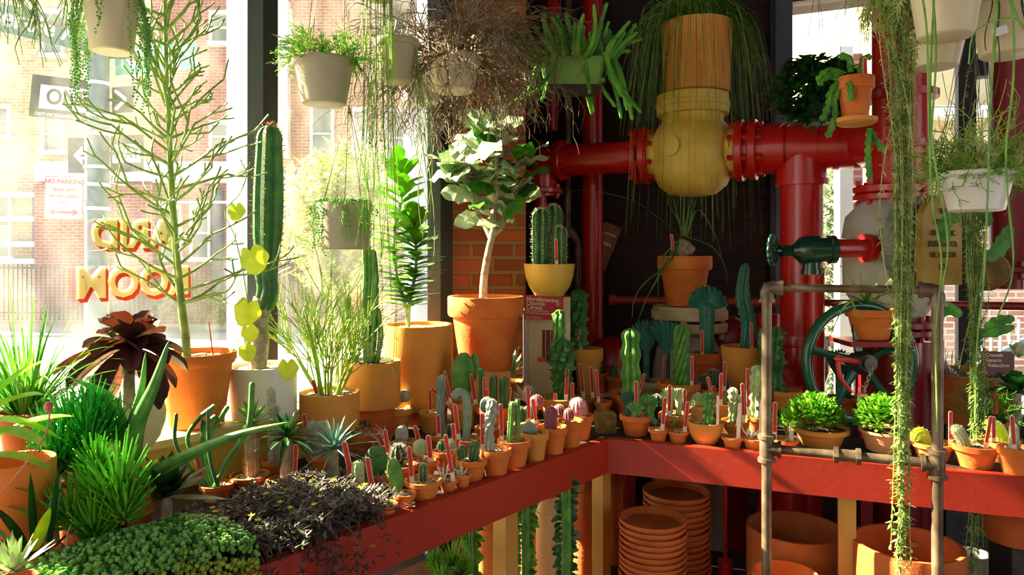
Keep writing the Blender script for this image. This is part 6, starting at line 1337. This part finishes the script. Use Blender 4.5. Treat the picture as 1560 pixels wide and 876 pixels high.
# stapelia in green square pot
def stap(c):
    g = c.rng
    for k in range(84):
        az = g.uniform(0, 2 * PI); q = g.uniform(.3, 1.25); p0 = V((math.cos(az) * c.r * .85 * q, math.sin(az) * c.r * .7 * q, c.h * .92)); hangd = k % 3 == 0 and abs(math.cos(az)) > .3
        L = g.uniform(.09, .18); o = V((math.cos(az), math.sin(az) * .7, 0))
        if hangd: pts = [p0, p0 + o * .06 + V((0, 0, .02)), p0 + o * .10 + V((0, 0, -.07)), p0 + o * g.uniform(.13, .22) + V((g.uniform(-.04, .04), 0, -g.uniform(.08, .24)))]
        else: pts = [p0, p0 + o * L * .4 * q + V((0, 0, .02)), p0 + o * L * .7 * q + V((0, 0, L * .5)), p0 + o * L * 1.0 * q + V((g.uniform(-.03, .03), 0, L * g.uniform(.6, 1.15)))]
        b = MB(); b.ribbed(pts, g.uniform(.010, .0135), 4, .42, 0, 16, .22, 3.2, lambda u: 1 - .35 * u, sub=3); mk(c, b, 'stem', LEAF2)
LEAF2 = mat('stapelia_green', '3c8a28', '7cc23c', rough=.5, ns=14, tr=.25)
tq = thing('hanging_stapelia', 'green square pot bursting with upright notched stapelia stems', 'hanging plant', W(872, 136, 2.95)); c = Ctx(); c.root = tq; c.u = 2.95 / F; c.r = 46 * c.u; c.h = 40 * c.u; c.rng = random.Random(77)
b = MB(); pr = []
for z, s_ in ((0, .84), (c.h * .97, 1), (c.h, .99), (c.h, .9), (c.h * .9, .88)): pr.append([V((x * c.r * s_, y * c.r * s_ * .9, z)) for x, y in ((-.9, -1), (.9, -1), (1, -.9), (1, .9), (.9, 1), (-.9, 1), (-1, .9), (-1, -.9))])
b.rings(pr); b.build('pot', GREENP, tq); stap(c)
for k in (-1, 1): b = MB(); b.tube([V((k * .1 + .02, -.11, -.004)), V((k * .1 + .02, -.112, c.h)), V((.02, 0, 3.2 - tq.location.z))], .003 if k > 0 else .0015, 6); b.build('hanger_strap', STEEL, tq)
b = MB(); b.box((0, 0, -.006), (c.r * 1.75, c.r * 1.6, .008)); b.build('tray', STEEL, tq, False)
# grass pot above the yellow valve
def grassfall(c):
    g = random.Random(14)
    for part in range(12):
        b = MB()
        for k in range(60):
            az = g.uniform(0, 2 * PI); e = R_(g.uniform(0, 80)); L = g.uniform(.28, .62); r0 = c.r * .5
            o = V((math.cos(az), math.sin(az) * .7, 0)); h0 = g.uniform(.03, .16); reach = g.uniform(.03, .36) ; drop = g.uniform(.15, 1.15) if k % 3 == 0 else g.uniform(.1, .6)
            P = resample([V((o.x * r0 * .4, o.y * r0 * .4, c.h * .9)), V((0, 0, c.h * .9 + h0)) + o * reach * .45, V((0, 0, c.h * .9 + h0 * .5)) + o * reach * .9, V((g.uniform(-.02, .02), 0, c.h * .9 - drop)) + o * reach * 1.15], 9)
            b.tube(P, [.002 - .00015 * i for i in range(9)], 3)
        mk(c, b, 'blades', (GRASS, LEAFD, TWIGY, GRASS)[part % 4])
cy_ = hp(1055)
zt3 = zr(137, 3.79); 
pot('orange terracotta pot on the yellow valve overflowing with fine grass blades', 1061, 38, 108, 137, D=cy_.y - .0, zb=cy_.z + .312, kind='plain', taper=.7, m=TERRAY, soil=SOIL, name='grass_pot', cat='potted plant', plants=[grassfall])
b2 = thing('hanging_fern', 'dark bushy plant hanging in front of the bright sky, above the red tee', 'hanging plant', W(1245, 185, 3.05)); g = random.Random(6); b = MB()
b.lathe([(.0, 0), (.06, 0), (.085, .07), (.08, .07)], 20, V((0, 0, -.01))); b.build('pot', STEEL, b2); b = MB(); s = MB()
for k in range(2000):
    az = g.uniform(0, 6.28); q = g.random() ** .5; z = g.uniform(0, .26) ; rr = .20 * (1 - abs(z - .12) / .3)
    b.leaf(V((math.cos(az) * rr * q, math.sin(az) * rr * q * .5, z)), V((math.cos(az), math.sin(az), g.uniform(-.6, .6))), g.uniform(.03, .055), .024, -.2, seg=3, shape='lance')
for k in range(40): az = g.uniform(0, 6.28); s.tube(resample([V((0, 0, .06)), V((math.cos(az) * .1, math.sin(az) * .05, .14)), V((math.cos(az) * .19, math.sin(az) * .09, g.uniform(.02, .24)))], 6), .0015, 4)
b.build('foliage', LEAFD, b2); s.build('stems', LEAFD, b2); wires(b2, .085, .06, 3.05, 3)
# terracotta hanging pot with toothed stems
def huern(c):
    for pts in ([(1285, 112), (1262, 108), (1244, 122)], [(1282, 118), (1266, 140), (1262, 160), (1252, 185)], [(1290, 120), (1272, 150), (1272, 180), (1260, 210)], [(1296, 110), (1294, 90), (1278, 84)], [(1310, 112), (1316, 90), (1328, 86)], [(1316, 200, -.05), (1322, 215, -.05), (1335, 234, -.05)], [(1312, 200, -.06), (1310, 240, -.06), (1312, 276, -.06)], [(1278, 116), (1258, 118), (1246, 130)], [(1290, 116), (1284, 140, -.06), (1284, 160, -.06)]):
        COLM(0, 0, 9.5, 4, .42, 0, LEAF2, path=pts, y0=1, sp=0, bump=.3, bf=2.5, name='stem')(c)
hang('small terracotta hanging pot with toothed star-flower stems and red tag', 1303, 118, 54, 186, 2.6, kind='std', m=TERRA, plants=[huern], tags=[(1312, 1312, 90)], wr=3, wm=mat('strap_red', '7a2418', '8c3020', rough=.5))
hs = bpy.data.objects[-1] if False else None
b = MB(); p = W(1303, 186, 2.6); b.lathe([(0, -.012), (.055, -.012), (.072, -.002), (.074, .012), (.068, .012), (.06, 0), (0, -.001)], 28, p); o = b.build('hanging_saucer', TERRAY); tag_(o, 'ochre drip saucer under the small hanging terracotta pot', 'saucer')
# long leafy trailing strands on the right
LSUC = mat('trail_pale', 'a3ba5c', 'd4dc94', rough=.5, ns=30, tr=.3); LSUC2 = mat('trail_green', '6e9a44', 'a8c468', rough=.5, ns=30, tr=.25)
def longfall(n, y1, spread, m, lm, ls=.013, x=0, dens=.0085, lw=.35):
    def f(c):
        g = c.rng
        for k in range(n):
            b = MB(); a = g.uniform(2.8, 6.2); zend = c.Z(y1 - g.uniform(0, 1) ** 2 * 520); P0 = V((math.cos(a) * c.r * .7 + x, math.sin(a) * c.r * .7, c.h)); P1 = V((x + g.gauss(0, spread * .5) * c.u, math.sin(a) * c.r * .5, c.h * -.6)); P2 = V((x + g.gauss(0, spread * .5) * c.u, -c.r * .4 + g.uniform(-.015, .015), zend * .5)); P3 = V((x + g.gauss(0, spread * .45) * c.u, -c.r * .4 + g.uniform(-.015, .015), zend))
            P = resample([P0, P1, P2, P3], 30); b.tube(P, .0012, 4)
            T = abs(zend); N = int(T / dens)
            for i in range(N):
                t = g.random() * 29; j = min(28, int(t)); q = P[j].lerp(P[j + 1], t - j); az = g.uniform(0, 6.28); b.leaf(q, V((math.cos(az), math.sin(az), g.uniform(-1.1, .5))), ls * g.uniform(.6, 1.3), ls * lw, -.1, seg=2, th=ls * .14, shape='lance')
            mk(c, b, 'trailing_stem', m if k % 3 else lm)
    return f
hang('pot of very long leafy strands falling past the pipe rail, right of centre', 1366, -30, 80, 12, 2.02, m=GREENP, plants=[bushy_rhip(0, 0, 30, 46, LSUC, el=(-60, 40), dep=3, up=-.5, r=.0017), longfall(20, 890, 20, LSUC2, LSUC, .019, dens=.006), longfall(12, 640, 30, LSUC, LSUC, .019, dens=.006)])
def ropes(specs, m, r=.0028):
    def f(c):
        for pts in specs: b = MB(); P = resample([c.P(*q) for q in pts], 30); b.tube(P, [r * (1 - .4 * i / 29) for i in range(30)], 7); mk(c, b, 'rope_stem', m)
    return f
hang('large cream hanging pot with a round sunlit patch, top right', 1441, -36, 112, 58, 1.85, m=CREAM, plants=[ropes([[(1470, -30, -.1), (1480, 10, -.13), (1500, 62, -.13), (1512, 66, -.12), (1490, 50, -.12), (1440, 70, -.12), (1434, 115, -.11)], [(1476, -30, -.1), (1488, 40, -.13), (1490, 140, -.13), (1484, 230, -.12), (1486, 300, -.12), (1494, 380, -.12), (1490, 430, -.12), (1470, 480, -.12)], [(1390, -30, -.08), (1384, 100, -.12), (1376, 240, -.12), (1380, 320, -.12), (1392, 400, -.12), (1384, 500, -.12), (1386, 640, -.12)], [(1370, -20, -.08), (1370, 60, -.12), (1374, 200, -.12), (1378, 300, -.12), (1384, 330, -.12)], [(1482, -20, -.1), (1462, 100, -.13), (1460, 200, -.12), (1458, 290, -.12), (1452, 420, -.12), (1442, 520, -.12), (1440, 628, -.12)], [(1396, -10, -.08), (1376, 200, -.12), (1400, 360, -.12), (1396, 440, -.11)]], mat('rope_green', '5e9a34', '8cc04a', rough=.4, ns=20, tr=.2))], cat='hanging plant')
hang('second cream hanging pot half hidden below the large one', 1424, 50, 92, 104, 2.3, m=CREAM, plants=[TWIGS(1424, 0, 8, 20, .0015, LEAFD, 1, 2)])
h3 = hang('cream hanging pot with small white price sticker at right edge', 1535, -6, 108, 86, 2.05, m=CREAM, plants=[STRANDS(9, 80, 190, LEAFD, .002, 0, az=(3.2, 5.6), sway=.02, out=.2)])
b = MB(); L = h3.location; q = W(1524, 47, 1.955) - L; b.box(q, (.046, .0015, .022), Matrix.Rotation(R_(8), 3, 'Z') @ Matrix.Rotation(R_(-18), 3, 'Y')); st = b.build('price_sticker', WHITEP, h3, False)
hang('white bowl-shaped hanging pot with dense mistletoe cactus mop, right', 1487, 262, 108, 322, 2.2, m=WHITEP, plants=[bushy_rhip(0, 0, 46, 36, LSUC, el=(-20, 85), dep=3, up=-.1, nb=3), bushy_rhip(0, 0, 34, 36, LEAFB, el=(-20, 85), dep=3, up=-.1, nb=3), bushy_rhip(0, 0, 14, 66, TWIGY, el=(50, 88), dep=2, up=0, nb=3)])
hang('donkey-tail pot hidden behind the white bowl, long scaly strands to the floor', 1475, 240, 80, 300, 2.45, m=GREYP, plants=[longfall(18, 900, 17, LSUC2, LSUC2, .018, dens=.006), longfall(12, 560, 26, LSUC2, LSUC, .018, dens=.006), STRANDS(8, 30, 120, TWIGY, .0015, 4, .012, .4, az=(3, 6))])
pot('white-glazed pot under the donkey-tail strands at lower right', 1482, 842, 50, 905, D=2.68, kind='plain', m=WHITEP, name='white_pot', cat='pot', soil=SOIL, zb=zp)
def orchidcact(c):
    for pts, w_ in (([(1505, 395), (1525, 375), (1540, 345)], 26), ([(1500, 500), (1520, 490), (1545, 485)], 18), ([(1490, 330), (1500, 318), (1505, 345)], 22), ([(1475, 500), (1490, 508), (1520, 505), (1545, 498)], 16), ([(1460, 330), (1440, 340), (1440, 370)], 22), ([(1465, 480), (1440, 470), (1425, 495)], 20)):
        b = MB(); P = resample([c.P(*q) for q in pts], 9); vs = []; fs = []
        for i, p in enumerate(P):
            t = i / 8; tt = (P[min(8, i + 1)] - P[max(0, i - 1)]).normalized(); s_ = tt.cross(V((0, 1, 0))).normalized(); ww = w_ * .5 * c.u * math.sin(PI * (t * .86 + .07)) ** .5 * (1.12 if i % 2 else .85); vs += [p - s_ * ww, p + V((0, -.003, 0)), p + s_ * ww, p + V((0, .003, 0))]
        for i in range(8):
            for j in range(4): a = i * 4 + j; e = i * 4 + (j + 1) % 4; fs.append((a, e, e + 4, a + 4))
        fs += [(3, 2, 1, 0), (32, 33, 34, 35)]; b.add(vs, fs); mk(c, b, 'leaf', LEAF)
    b = MB(); P = resample([V((0, 0, c.h)), c.P(1490, 330), c.P(1492, 420), c.P(1488, 510)], 14); b.tube(P, .003, 6); mk(c, b, 'stem', LEAFD)
hang('flat scalloped orchid-cactus leaves hanging behind the donkey-tail strands', 1500, 245, 60, 285, 2.7, m=STEEL, plants=[orchidcact])
